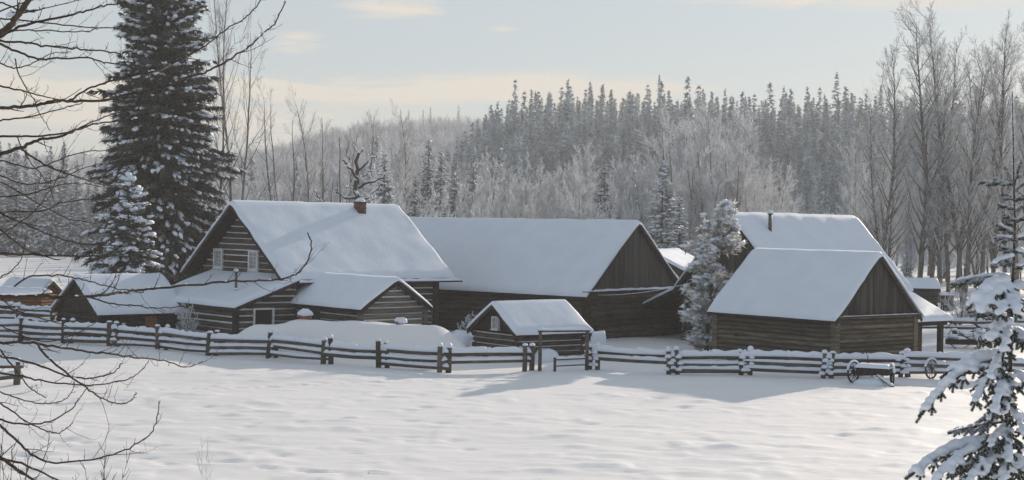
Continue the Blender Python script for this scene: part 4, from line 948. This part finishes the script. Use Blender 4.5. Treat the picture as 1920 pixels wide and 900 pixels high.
# gnarled old tree
q = place_px(672, 560, 121); h_ = height_for(672, 262, 121, q.z)
t_ = empty('gnarled_tree', q, 0, label='gnarled dead tree with thick snowy limbs above the house chimney', cat='tree'); rr = random.Random(9)
b = MB(3); sn = MB(4); D_ = 121
def gl(pts, r0, r1):
    P0 = [unproj(x, y, D_ + rr.uniform(-.6, .6)) - q for x, y in pts]; P = [P0[0]]
    for u0, u1 in zip(P0[:-1], P0[1:]):
        for f_ in (.33, .66): P.append(u0.lerp(u1, f_) + Vector((rr.gauss(0, .1), rr.gauss(0, .1), rr.gauss(0, .07))))
        P.append(u1)
    n = len(P)
    r0, r1 = r0 * .45, r1 * .45; b.tube(P, [r0 + (r1 - r0) * i / (n - 1) for i in range(n)], 8)
    for i in range(n - 1):
        if abs((P[i + 1] - P[i]).normalized()  .z) < .8: sn.snowcap(P[i] + Vector((0, 0, r0 * .7)), P[i + 1] + Vector((0, 0, r0 * .6)), (r0 + r1) * 1.0, .09, 3, i)
gl([(672, 580), (670, 420), (672, 370), (668, 330), (672, 290), (676, 282)], .5, .22); gl([(672, 345), (660, 318), (650, 306), (642, 300)], .26, .1); gl([(672, 320), (690, 303), (704, 295)], .2, .06); gl([(672, 352), (692, 342), (712, 335), (722, 328)], .26, .08)
gl([(668, 372), (648, 372), (636, 362), (628, 356)], .24, .08); gl([(672, 376), (690, 372), (706, 356), (716, 345)], .22, .07); gl([(656, 300), (650, 285), (655, 262)], .12, .04); gl([(672, 290), (661, 272), (659, 258)], .1, .03); gl([(600, 376), (594, 363), (592, 356)], .14, .05)
gl([(604, 380), (598, 372), (590, 362)], .14, .05); gl([(640, 580), (639, 420), (637, 330), (636, 258)], .14, .07); gl([(680, 330), (688, 322), (698, 321)], .12, .04); gl([(668, 350), (655, 345), (648, 350)], .12, .05)
b.build('trunk', BARKD, t_); sn.build('snow', SNOW, t_)
sg = branchy(77, h_ * .92, .12, nb=(40, 8, 4), ang=1.0, l1=.26, clear=.40, gnarl=.22, forks=2, curve=.6, l2=.42, l3=.5); tree_from_segs('g', [s for s in sg if s[4] > 0], t_, BARKD, FROSTD, rmin=.02, split=2)
lp = [s for s in sg if s[4] == 1]; c_ = np.array([np.add(s[0], s[1]) / 2 + np.array([0, 0, .07]) for s in lp]); d_ = np.array([np.subtract(s[1], s[0]) for s in lp]); L_ = np.linalg.norm(d_, axis=1)
V, F = lumps(np.random.default_rng(5), c_, d_, np.stack([L_ * .55, np.full(len(L_), .10), np.full(len(L_), .08)], -1)); npmesh('snow', V, [F], [SNOW], smooth=True, parent=t_)
# shrubs with frost
def shrub(px, pb, pt, D, lab, seed, wd=1.0, m=FROST):
    q = place_px(px, pb, D); h_ = max(.6, height_for(px, pt, D, q.z)); e = empty('frosted_shrub', q, 0, label=lab, cat='shrub')
    s = branchy(seed, h_, .03, nb=(30, 8, 3), ang=.8, l1=.55 * wd, clear=.02, gnarl=.14, forks=5, curve=.5, l2=.5, l3=.5); tree_from_segs('s', s, e, BARKD, m, rmin=.016, split=1, twk=1.6)
shrub(355, 640, 568, 85.5, 'bright frosted bush at the right corner of the dark log shed', 21)
shrub(876, 600, 577, 85.5, 'small frosted shrub before the dark barn doorway', 22, wd=.8)
shrub(1800, 600, 545, 112, 'grey frosted bushes behind the buried farm machinery', 23, wd=1.4, m=FROSTD)
shrub(1830, 600, 560, 114, 'frosted bush right beside the young spruce', 24, wd=1.4, m=FROSTD)

# ------------------------------------------------------------------ hill forest
def mk_hill(i, e):
    parts, wood = conifer(500 + i, 10, [.85, 1.05, .8, 1.2, .95, 1.0][i], 34, 7, 4, snow=.30, tl=.48, K=4, hi=False, base=.02, droop=.9, shape=[.75, .9, .7, .85, .6, .8][i], irregular=.35, lump=.7, wdk=.2, top_up=0)
    V, Fs, mi, s_ = join(parts); return V, Fs, mi, s_
hp = [mk_hill(i, None) for i in range(6)]
rg = np.random.default_rng(11); cand = []
D = 262.0
while D < 500:
    half = .45 * D; x = -0.5 * D
    while x < half:
        xx = x + rg.uniform(-1.4, 1.4); yy = D + rg.uniform(-3, 3); az_ = xx / yy
        inn = az_ > -.052 or (yy < 300 and az_ > -.10)
        if inn and not (az_ > .20 and yy < 300): cand.append((xx, yy))
        x += (4.4 if D < 420 else 3.3) * rg.uniform(.8, 1.25)
    D += 8.0 if D < 420 else 6.0
cand = [(x, y) for x, y in cand if abs(x / y) < .40]
def hill_h(x, y): return (16.5 + 3.4 * rg.normal() if y > 330 else 12 + 2 * rg.normal()) * (.72 + .28 * float(sm(-.055, -.01, x / y)))
inst, mass = [], []
for x, y in cand: inst.append((x, y, float(hill(x, y)), max(7, hill_h(x, y))))
inst.sort(key=lambda t: t[1] + (0 if abs(t[0] / t[1]) < .345 else 1000))
# the crest trees show largest against the sky: they and the nearest ones are single trees
crest = [t for t in inst if 425 < t[1] < 452 and abs(t[0] / t[1]) < .34]; rest = [t for t in inst if t not in crest]
single = (crest + rest)[:282]; mass = (crest + rest)[282:]
HO = []
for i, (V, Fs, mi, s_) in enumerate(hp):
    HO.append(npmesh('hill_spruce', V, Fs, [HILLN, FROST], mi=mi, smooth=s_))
for j, (x, y, z, h_) in enumerate(single):
    o = HO[j] if j < 6 else HO[j % 6].copy()
    if j >= 6: col.objects.link(o)
    o.location = (x, y, z - .3); wds = h_ / 10 * rg.uniform(.85, 1.35); o.scale = (wds, wds, h_ / 10); o.rotation_euler = (0, 0, rg.uniform(0, 6))
    tag(o, 'narrow frosted spruce of the dense forest on the right-hand hill', 'spruce tree', 'narrow spruces on the hillside')
def merge(protos_, inst_, name, mats, label):
    by = [[] for _ in protos_]
    for j, t in enumerate(inst_): by[j % len(protos_)].append(t)
    Vs, Fs, ms = [], [], []; o = 0
    for (V, F, mi), L in zip(protos_, by):
        if not L: continue
        L = np.array(L); a = rg.uniform(0, 6.28, len(L)); c, s = np.cos(a), np.sin(a); k = L[:, 3] / 10; w_ = k * rg.uniform(.85, 1.3, len(L))
        X = (V[None, :, 0] * c[:, None] - V[None, :, 1] * s[:, None]) * w_[:, None] + L[:, 0:1]; Y = (V[None, :, 0] * s[:, None] + V[None, :, 1] * c[:, None]) * w_[:, None] + L[:, 1:2]; Z = V[None, :, 2] * k[:, None] + L[:, 2:3]
        Vs.append(np.stack([X, Y, Z], -1).reshape(-1, 3)); Fs.append((F[None] + (np.arange(len(L)) * len(V))[:, None, None]).reshape(-1, F.shape[1]) + o); ms.append(np.tile(mi, len(L))); o += len(L) * len(V)
    return npmesh(name, np.concatenate(Vs), Fs, mats, mi=np.concatenate(ms), label=label, kind='stuff')
def lowcon(i):
    parts, wood = conifer(600 + i, 10, 1.0, 20, 5, 2, snow=.25, tl=.75, K=3, hi=False, base=.02, droop=.9, shape=.75, irregular=.3, lump=.6, wdk=.22, top_up=0)
    V, Fs, mi, s_ = join(parts); return V, np.concatenate(Fs), mi
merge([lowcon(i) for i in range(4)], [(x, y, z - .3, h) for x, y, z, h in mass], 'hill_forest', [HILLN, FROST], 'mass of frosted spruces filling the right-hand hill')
# far wood of pale leafless trees on the left hill
def plume(i):
    rg_ = np.random.default_rng(700 + i); n = 95; z0 = rg_.uniform(0, 7, n); a = rg_.uniform(0, 6.28, n); el_ = rg_.uniform(.9, 1.45, n); L = rg_.uniform(1.6, 3.6, n)
    d = np.stack([np.cos(a) * np.cos(el_), np.sin(a) * np.cos(el_), np.sin(el_)], -1); r = rg_.uniform(0, 1.3, n); c = np.stack([np.cos(a) * r, np.sin(a) * r, z0], -1)
    s = unit(np.cross(d, rg_.normal(0, 1, (n, 3)))) * rg_.uniform(.05, .16, (n, 1)); V = np.stack([c - s, c + s, c + d * L[:, None]], 1).reshape(-1, 3)
    return V, np.arange(3 * n).reshape(-1, 3), np.zeros(n, int)
fw = []
for k in range(5200):
    D = rg.uniform(430, 860); a = rg.uniform(-.42, .06); x = a * D
    if a > -.04 and D < 560: continue
    fw.append((x, D, float(hill(x, D)) - .3, rg.uniform(8, 14)))
merge([plume(i) for i in range(5)], fw, 'far_forest', [FARW], 'pale frosted leafless forest covering the distant left hill')
# scattered conifers on the far hill
for j in range(26):
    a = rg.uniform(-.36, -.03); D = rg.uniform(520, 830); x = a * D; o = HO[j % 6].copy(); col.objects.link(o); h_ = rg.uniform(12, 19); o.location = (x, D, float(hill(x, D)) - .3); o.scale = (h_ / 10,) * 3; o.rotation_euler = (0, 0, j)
    tag(o, 'lone dark conifer poking out of the pale wood on the distant left hill', 'conifer tree', 'conifers in the far wood')
# ------------------------------------------------------------------ bare tree in the left foreground
TX, TY = -6.1, 12.5; tz = gz(TX, TY)
nt_ = empty('bare_tree', (TX, TY, tz), 0, label='near bare tree reaching thin thorny branches in from the left edge', cat='tree'); O = Vector((TX, TY, tz))
poly = [  # D, start radius px, end radius px, points traced on the photograph
 (11.5, 6.5, 5.5, [(0, 62), (20, 47), (30, 33), (45, 12), (62, -12)]),
 (12.0, 3.4, 1.2, [(0, 69), (58, 43), (124, 30), (162, 20), (202, 9), (243, 6)]),
 (13.0, 1.8, .9, [(0, 35), (90, 43), (170, 52), (242, 50)]), (12.5, 2.0, .9, [(0, 63), (29, 57), (87, 57), (145, 60), (184, 55)]),
 (11.5, 2.6, 1.1, [(0, 77), (40, 80), (87, 86), (144, 92), (188, 95), (222, 100), (247, 95)]), (12.2, 2.8, 1.2, [(0, 82), (35, 97), (70, 110), (115, 109), (165, 109), (200, 118), (246, 117)]),
 (12.6, 3.6, 1.3, [(0, 202), (60, 198), (105, 189), (140, 190), (190, 188), (240, 177), (300, 167), (337, 150), (377, 138), (410, 123), (440, 105), (467, 87), (493, 63), (517, 40), (535, 2)]),
 (12.3, 2.0, 1.2, [(128, 190), (165, 167), (210, 152), (255, 141), (300, 132), (323, 120), (367, 97), (403, 72), (430, 52), (453, 38), (473, 20), (494, -4)]),
 (12.9, 2.2, .9, [(0, 160), (60, 175), (112, 187)]), (13.4, 1.9, .9, [(0, 225), (60, 218), (110, 205), (155, 193)]), (13.2, 2.6, 1.0, [(0, 256), (60, 255), (120, 250), (155, 237), (195, 220), (242, 205)]),
 (11.8, 4.2, 1.3, [(0, 289), (45, 274), (75, 262), (120, 254), (160, 237), (198, 229), (255, 222)]), (12.4, 2.2, .9, [(38, 278), (75, 303), (118, 323), (150, 333), (185, 344), (236, 350)]),
 (12.0, 2.0, .8, [(0, 400), (31, 396), (81, 396), (109, 382), (150, 375), (200, 374), (265, 371)]), (13.0, 1.8, .8, [(0, 369), (62, 362), (103, 349), (142, 344), (190, 350)]),
 (11.6, 2.2, .9, [(0, 399), (47, 421), (93, 440), (140, 455), (187, 460), (240, 462)]), (12.8, 1.9, .8, [(0, 430), (28, 452), (56, 471), (110, 488)]), (12.2, 2.5, .9, [(0, 475), (62, 478), (125, 480), (200, 480), (268, 471), (335, 462)]),
 (13.3, 1.7, .7, [(0, 300), (60, 315), (110, 300), (160, 285), (215, 282), (250, 268)]), (13.5, 1.6, .7, [(0, 330), (50, 345), (110, 335), (170, 310), (200, 305)]), (12.9, 1.6, .7, [(0, 340), (70, 380), (130, 410), (185, 420)]),
 (11.7, 4.0, 1.2, [(0, 556), (67, 556), (133, 558), (187, 554), (227, 549), (260, 544), (320, 538), (413, 529), (475, 527), (538, 521), (566, 505), (584, 465), (577, 435)]),
 (12.5, 2.0, .9, [(18, 545), (53, 520), (107, 516), (139, 521), (173, 529), (213, 540), (270, 548)]), (12.1, 2.1, .9, [(0, 575), (40, 585), (80, 598), (130, 612)]), (12.4, 1.8, .8, [(160, 556), (213, 569), (260, 574), (310, 577), (360, 574)]),
 (12.0, 3.0, 1.0, [(0, 642), (53, 643), (107, 651), (160, 659), (200, 663), (260, 671), (300, 675), (350, 688), (380, 677)]), (11.5, 2.6, .9, [(67, 643), (100, 680), (140, 710), (180, 740), (205, 752), (227, 757), (246, 750), (257, 735)]),
 (12.6, 2.6, .9, [(0, 668), (67, 683), (133, 707), (183, 707), (213, 698), (228, 680)]), (13.1, 2.2, .8, [(0, 700), (50, 707), (100, 717), (167, 722), (233, 713), (262, 697), (280, 676)]), (12.3, 1.9, .7, [(0, 753), (33, 780), (77, 803), (107, 813), (125, 803), (136, 794)]),
 (11.9, 2.3, .8, [(0, 787), (43, 795), (93, 790), (133, 767), (150, 745), (162, 728)]), (12.2, 3.0, .9, [(0, 797), (33, 827), (73, 860), (117, 868), (200, 855), (260, 830), (290, 800), (298, 753)]), (11.4, 4.4, 1.8, [(0, 857), (33, 880), (67, 903), (80, 915)]),
 (11.8, 3.0, 1.2, [(0, 860), (50, 872), (113, 903), (140, 915)]), (12.8, 1.6, .7, [(0, 735), (40, 748), (80, 757), (115, 752), (135, 735), (140, 715)]), (13.3, 1.5, .7, [(0, 610), (45, 630), (95, 640), (150, 622), (185, 600)]), (13.0, 1.4, .6, [(0, 520), (30, 500), (45, 470), (50, 430)]),
 (12.7, 1.4, .6, [(30, 255), (55, 300), (90, 345), (105, 390)]), (12.3, 1.4, .6, [(0, 440), (60, 400), (110, 330), (122, 280)]), (13.0, 1.8, .8, [(0, 20), (60, 0), (90, -10)]), (13.1, 1.8, .7, [(0, 5), (50, 20), (100, 12), (170, -5)]),
 (12.9, 1.7, .7, [(0, 118), (30, 128), (62, 118), (100, 100), (135, 98)]), (13.2, 1.5, .7, [(28, 110), (40, 150), (60, 180), (75, 215), (95, 245)]), (12.1, 2.0, .9, [(0, 655), (35, 700), (60, 730), (85, 745)])]
rr = random.Random(12); br = MB(31); snw = MB(32); twg_n = 0
def cr(P, n=6):
    out = []
    for i in range(len(P) - 1):
        p0 = P[max(i - 1, 0)]; p1 = P[i]; p2 = P[i + 1]; p3 = P[min(i + 2, len(P) - 1)]
        for k in range(n):
            t = k / n; out.append(.5 * ((2 * p1) + (p2 - p0) * t + (2 * p0 - 5 * p1 + 4 * p2 - p3) * t * t + (3 * p1 - p0 - 3 * p2 + p3) * t ** 3))
    out.append(P[-1]); return out
M1 = 1 / F_PX
def twig(p, d, L, r, depth=0):
    """short upturned shoot with buds; sizes in metres"""
    pts = [p]; n = 5
    for i in range(n):
        d = (d + Vector((rr.gauss(0, .16), rr.gauss(0, .16), .10 + rr.gauss(0, .14)))).normalized(); pts.append(pts[-1] + d * L / n)
    br.tube(pts, [r * (1 - .6 * i / n) for i in range(n + 1)], 4, smooth=True)
    if depth < 1:
        for i in range(1, n + 1):
            if rr.random() < .55:
                s = Vector((rr.uniform(-1, 1), rr.uniform(-.6, .6), rr.uniform(-.2, 1))).normalized(); twig(pts[i], (d * .6 + s).normalized(), L * rr.uniform(.10, .38), r * .6, depth + 1)
for (D, r0, r1, pts) in poly:
    n = len(pts); ph = rr.uniform(0, 6); P = [unproj(x, y, D + .55 * math.sin(ph + i * .55) * min(1, .3 + i * .15)) for i, (x, y) in enumerate(pts)]
    S = cr(P); m = len(S); k = D * M1; rad = [(r0 + (r1 - r0) * (i / (m - 1)) ** .8) * k * .92 for i in range(m)]
    if pts[0][0] <= 1:                                       # carry the branch back to the trunk
        d0 = (S[0] - S[1]).normalized(); tgt = Vector((TX, TY, max(tz + .6, S[0].z + (S[0].z - 6.6) * .25 - .25)))
        c0 = [tgt.lerp(S[0], t) + Vector((0, 0, -.10 * math.sin(math.pi * t))) + d0 * .12 * math.sin(math.pi * t) for t in (0, .25, .5, .75)]
        S = c0 + S; rad = [rad[0] * q for q in (2.0, 1.6, 1.3, 1.1)] + rad
    S = [S[0]] + [p + Vector((rr.gauss(0, 1), rr.gauss(0, 1), rr.gauss(0, 1))) * .0035 for p in S[1:]]
    br.tube(S, rad, 7)
    acc = 0
    for i in range(1, len(S)):
        sg = (S[i] - S[i - 1]).length; acc += sg
        if i < len(S) - 1 and acc > rr.uniform(.035, .12) and S[i].x > -4.3:
            acc = 0; d = (S[i + 1] - S[i]).normalized(); s = Vector((rr.uniform(-.5, .8), rr.uniform(-.8, .8), rr.uniform(-1.0, 1.2)))
            L = rr.choice([.035, .05, .07, .12, .18, .30]) * rr.uniform(.7, 1.2); twig(S[i], (d * .75 + s).normalized(), L, max(.0021, rad[i] * .42) if L > .1 else .0026)
        if r0 > 2.4 and rr.random() < .10 and S[i].x > -4.3: snw.blob(S[i] + Vector((0, 0, rad[i] * .8)), (rr.uniform(.010, .022), .010, rr.uniform(.006, .011)), seed=i, nu=7, nv=5)
br.build('branch', BARKD, nt_)
for (x, y, D, rx, rz_) in [(25, 30, 11.5, .055, .035), (30, 549, 11.7, .18, .045), (66, 547, 11.7, .13, .035), (12, 549, 11.7, .12, .05)]:
    snw.blob(unproj(x, y, D), (rx, .05, rz_), seed=int(x), nu=14, nv=8)
snw.v = [tuple(Vector(v) - O) for v in snw.v]; br_o = nt_.children[0]
br_o.data.transform(Matrix.Translation(-O))
snw.build('snow', SNOW, nt_)
b = MB(33); b.tube([Vector((0, 0, -.4)), Vector((.05, 0, 1.2)), Vector((-.05, 0, 3)), Vector((.08, 0, 4.6)), Vector((.2, 0, 6.0))], [.14, .12, .1, .075, .04], 10); b.build('trunk', BARKD, nt_)

# dry stems in the lower left
def weed(px, py, D, hpx, lab, seed, frost=False, n=5, sp=.25):
    rr = random.Random(seed); q = unproj(px, py, D); z = gz(q.x, D); e = empty('dry_shrub', (q.x, D, z), 0, label=lab, cat='dry shrub'); b = MB(seed); top = q.z + hpx * D / F_PX - z
    for k in range(n):
        p = Vector((rr.uniform(-.05, .05), rr.uniform(-.1, .1), -.1)); d = Vector((rr.uniform(-sp, sp), rr.uniform(-.1, .1), 1)).normalized(); L = top * rr.uniform(.75, 1.05); pts = [p]
        for i in range(9):
            d = (d + Vector((rr.gauss(0, .04), rr.gauss(0, .04), .02))).normalized(); pts.append(pts[-1] + d * L / 9)
            if i > 3:
                for _ in range(2):
                    dd = (d + Vector((rr.uniform(-.9, .9), rr.uniform(-.5, .5), .3))).normalized(); l2 = rr.uniform(.06, .24); b.tube([pts[-1], pts[-1] + dd * l2 * .5, pts[-1] + dd * l2 + Vector((0, 0, l2 * .2))], [.0035, .003, .002], 4)
        b.tube(pts, [.008 - .0055 * i / 9 for i in range(10)], 5)
    b.build('stems', FROSTD if frost else BARKD, e)
weed(392, 900, 24, 64, 'frosted dry weed stems at the bottom of the field, left of centre', 3, True, 4, .12)
weed(432, 900, 24.5, 48, 'pale spreading dry weed beside the frosted stems at the bottom', 4, True, 4, .5)
weed(190, 905, 17, 60, 'thin brown saplings rising from the bottom edge under the bare branches', 5, False, 5, .35)
weed(335, 905, 19, 28, 'two short dry twigs at the bottom edge', 6, False, 2, .3)
weed(20, 905, 16, 110, 'tall thin dry stems in the bottom left corner', 7, False, 5, .15)
weed(205, 905, 18.5, 100, 'single tall dry stem standing before the snow field at left', 8, False, 2, .12)

# ------------------------------------------------------------------ young spruce on the right, close to the camera
D0 = 21.0; foot = unproj(1888, 900, D0); fz = gz(foot.x, D0); yt = empty('young_spruce', (foot.x, D0, fz), 0, label='young spruce with a bare frosted leader and heavy pillows of snow, right foreground', cat='spruce tree'); O = Vector((foot.x, D0, fz))
rr = random.Random(21); rg = np.random.default_rng(21)
tops = [(1886, 980), (1888, 900), (1892, 760), (1896, 620), (1900, 500), (1903, 420), (1901, 350), (1900, 280), (1898, 172)]
TP = [Vector((O.x, D0, fz - .3))] + [unproj(x, y, D0) for x, y in tops]; rad = [.055, .045, .042, .034, .026, .019, .015, .013, .011, .006]
b = MB(41); b.tube([p - O for p in TP], rad, 9); b.build('trunk', BARKD, yt)
def trunk_at(y):
    for (xa, ya), (xb, yb) in zip(tops[:-1], tops[1:]):
        if yb <= y <= ya: t = (ya - y) / (ya - yb); return unproj(xa + (xb - xa) * t, y, D0)
    return unproj(1886, y, D0)
twP, twD, twL = [], [], []; stems = MB(42); pil = []
FR = [0]
def needles(a, b_, w=1.0):
    twP.append(a); twD.append(b_ - a); twL.append(FR[0])
def bough(y0, tip, dD, bend=.25, nt=8, tw=.34, r=.012, snow=1.0, gap=()):
    """branch from the trunk at photo height y0 to a traced tip, dD nearer (-) or farther (+)"""
    FR[0] = 1 if snow <= .65 else .1
    a = trunk_at(y0); e = unproj(tip[0], tip[1], D0 + dD); L = (e - a).length; mid_ = a.lerp(e, .5) + Vector((0, 0, bend * L)); n = 10
    S = [(a * (1 - t) ** 2 + mid_ * 2 * t * (1 - t) + e * t * t) for t in [i / n for i in range(n + 1)]]
    stems.tube([p - O for p in S], [r * (1 - .7 * i / n) for i in range(n + 1)], 6)
    for i in range(0, n): needles(S[i], S[i + 1], 1.0)
    for k in range(nt):
        t = .22 + .74 * (k + rr.uniform(-.2, .2)) / nt; i = min(n - 1, int(t * n)); p = S[i].lerp(S[i + 1], t * n - i); d = (S[i + 1] - S[i]).normalized(); side = d.cross(Vector((0, 0, 1))).normalized() * (1 if k % 2 else -1)
        l = min(tw, L * .6) * (1.1 - .75 * t) * rr.uniform(.75, 1.2); dd = (d * .75 + side * .8 + Vector((0, 0, rr.uniform(-.45, .0) - .25 * snow * .6))).normalized(); q = p + dd * l
        q2 = q + (dd + Vector((0, 0, -.25))).normalized() * l * .25
        stems.tube([p - O, q - O], [.005, .003], 4); needles(p, q2)
        if l > .09:
            for s_ in (1, -1):
                m_ = p.lerp(q, rr.uniform(.35, .65)); d3 = (dd * .8 + dd.cross(Vector((0, 0, 1))).normalized() * .6 * s_ + Vector((0, 0, -.15))).normalized(); needles(m_, m_ + d3 * l * .45)
        if snow > 0 and rr.random() < .62 * min(1, snow):
            for f in (.25, .5, .75): 
                if rr.random() < .62: pil.append((p.lerp(q, f) + Vector((0, 0, .03)), rr.uniform(.030, .055) * min(1.25, snow)))
    if snow > 0:
        for t in np.arange(.2, .93, .05):
            i = min(n - 1, int(t * n)); p = S[i].lerp(S[i + 1], t * n - i); pil.append((p + Vector((rr.uniform(-.02, .02), rr.uniform(-.03, .03), .035)), rr.uniform(.062, .10) * snow * (1 - .35 * t)))
# upper, thinly frosted whorls
bough(345, (1838, 342), -.1, .05, 6, .16, .009, .15); bough(348, (1862, 336), .1, .02, 3, .1, .008, .1); bough(352, (1885, 312), .15, .02, 1, .08, .008, .0); bough(350, (1915, 302), -.1, .02, 1, .08, .008, .0); bough(360, (1940, 330), .1, .05, 3, .1, .008, .15)
for y_, tx, ty in ((375, 1880, 362), (378, 1922, 366), (392, 1872, 384), (415, 1882, 402), (418, 1926, 404), (470, 1872, 462), (474, 1932, 462), (428, 1888, 410), (482, 1886, 470)): bough(y_, (tx, ty), rr.uniform(-.15, .15), .02, 3, .12, .007, .15)
bough(440, (1868, 422), -.1, .03, 3, .12, .008, .35); bough(450, (1866, 446), .1, .04, 4, .14, .009, .4); bough(455, (1940, 430), 0, .05, 3, .12, .009, .5); bough(495, (1866, 488), -.15, .03, 3, .12, .008, .4)
bough(400, (1925, 380), .1, .03, 2, .1, .007, .2); bough(505, (1945, 490), .1, .05, 3, .12, .009, .5)
bough(480, (1858, 500), -.3, .06, 5, .16, .009, .6); bough(470, (1955, 490), -.3, .08, 5, .16, .009, .6)
for y_, tx, ty in ((560, 1870, 600), (610, 1880, 670), (650, 1850, 720), (700, 1885, 790), (740, 1850, 800), (760, 1925, 830), (800, 1890, 880), (830, 1840, 905)): bough(y_, (tx, ty), -.75, .16, 7, .24, .011, .9)
# laden boughs
bough(520, (1782, 533), .1, .10, 8, .26, .012, .62); bough(528, (1820, 575), -.35, .30, 8, .30, .012, 1.25); bough(545, (1830, 600), -.5, .35, 7, .3, .012, 1.3); bough(540, (1960, 560), -.2, .3, 7, .3, .012, 1.1); bough(560, (1905, 600), -.7, .3, 7, .26, .012, 1.1)
bough(600, (1815, 585), .25, .1, 6, .22, .011, .6); bough(610, (1852, 650), -.5, .35, 8, .28, .012, 1.2); bough(625, (1940, 660), -.4, .3, 7, .3, .012, 1.1); bough(640, (1990, 650), .3, .25, 7, .3, .012, 1.0)
bough(665, (1763, 708), .0, .22, 10, .34, .014, .9); bough(672, (1718, 792), -.25, .34, 12, .40, .015, 1.25); bough(690, (1822, 770), -.6, .3, 9, .34, .013, 1.1); bough(700, (1960, 760), -.3, .3, 9, .34, .013, 1.0); bough(690, (1800, 690), .7, .15, 9, .3, .013, .8); bough(715, (1860, 790), -.9, .3, 9, .3, .013, 1.0)
bough(790, (1778, 812), .2, .05, 8, .26, .012, .35); bough(770, (1835, 790), .4, .1, 7, .26, .012, .5); bough(800, (1850, 850), -.6, .2, 8, .3, .013, .8); bough(810, (1990, 860), 0, .25, 8, .34, .013, 1.0)
bough(830, (1700, 898), -.3, .24, 12, .44, .016, 1.3); bough(838, (1735, 925), -.7, .3, 12, .42, .016, 1.25); bough(850, (1800, 935), -.9, .25, 10, .4, .015, 1.1); bough(850, (1780, 890), .5, .1, 10, .36, .014, .8); bough(860, (1880, 950), -1.1, .25, 9, .4, .014, 1.1); bough(855, (1960, 940), -.5, .25, 10, .4, .014, 1.0); bough(840, (1990, 900), .6, .2, 8, .36, .014, .9)
stems.build('branches', BARKD, yt)
# needles: thousands of fine blades round each shoot; a frosted share of them
A = np.array([tuple(p - O) for p in twP]); Dv = np.array([tuple(p) for p in twD]); Ls = np.linalg.norm(Dv, axis=1); U = unit(Dv)
def bristles(per_m, ln, wd, seed, tilt=.55, up=0.0):
    rg = np.random.default_rng(seed); cnt = np.maximum(3, (Ls * per_m).astype(int)); ii = np.repeat(np.arange(len(A)), cnt); t = rg.random(len(ii)); C = A[ii] + Dv[ii] * t[:, None]
    rnd = rg.normal(0, 1, (len(ii), 3)); perp = unit(np.cross(U[ii], rnd)); perp[:, 2] += up; d = unit(U[ii] * tilt + perp * (1 - tilt * .5)); l = ln * rg.uniform(.6, 1.2, (len(ii), 1)); s = unit(np.cross(d, rnd + .3)) * wd
    V = np.stack([C - s, C + s, C + d * l], 1).reshape(-1, 3); return V, np.arange(len(V)).reshape(-1, 3)
V, F = bristles(2600, .034, .0026, 1); npmesh('needles', V, [F], [NEEDLEN], parent=yt)
def hoar(per_m, ln, wd, seed):
    rg = np.random.default_rng(seed); cnt = (Ls * per_m * np.array(twL)).astype(int); ii = np.repeat(np.arange(len(A)), cnt); C = A[ii] + Dv[ii] * rg.random(len(ii))[:, None]
    d = rg.normal(0, 1, (len(ii), 3)); d[:, 2] = np.abs(d[:, 2]) * 1.1; d = unit(d); s = unit(np.cross(d, rg.normal(0, 1, (len(ii), 3)))) * wd; l = ln * rg.uniform(.6, 1.3, (len(ii), 1))
    V = np.stack([C - s, C + s, C + d * l], 1).reshape(-1, 3); return V, np.arange(len(V)).reshape(-1, 3)
V, F = hoar(800, .040, .0036, 4); npmesh('hoar_frost', V, [F], [SNOW], parent=yt)
V, F = bristles(240, .036, .0030, 2, up=.3); npmesh('frosted_needles', V, [F], [FROST], parent=yt)
# hoar frost along the leader
rgf = np.random.default_rng(6); fp = []
for a_, b_ in zip(TP[4:-1], TP[5:]):
    n = int((b_ - a_).length * 620)
    for t in rgf.random(n): fp.append(tuple(a_.lerp(b_, t) - O + Vector((-.004, .004, 0))))
C = np.array(fp); d = rgf.normal(0, 1, C.shape); d[:, 2] = np.abs(d[:, 2]) * .8; d = unit(d); s = unit(np.cross(d, rgf.normal(0, 1, C.shape))) * .004; l = rgf.uniform(.025, .055, (len(C), 1))
npmesh('hoar_frost', np.stack([C - s, C + s, C + d * l], 1).reshape(-1, 3), [np.arange(3 * len(C)).reshape(-1, 3)], [SNOW], parent=yt)
# snow pillows: overlapping lumps melted into one skin
b = MB(43)
for i, (p, r_) in enumerate(pil):
    q = p - O; vs = [(q.x + v[0] * r_ * 1.15, q.y + v[1] * r_ * 1.15, q.z + v[2] * r_ * .85) for v in ICO_V]; b.add(vs, [tuple(f) for f in ICO_F], 0, .5, True)
so_ = b.build('snow', SNOW, yt)
md = so_.modifiers.new('skin', 'REMESH'); md.mode = 'VOXEL'; md.voxel_size = .016; md.use_smooth_shade = True
m2 = so_.modifiers.new('soft', 'SMOOTH'); m2.factor = .5; m2.iterations = 9
dg = bpy.context.evaluated_depsgraph_get(); me = bpy.data.meshes.new_from_object(so_.evaluated_get(dg)); so_.modifiers.clear(); so_.data = me
if not me.materials: me.materials.append(SNOW)
for p_ in me.polygons: p_.material_index = 0; p_.use_smooth = True
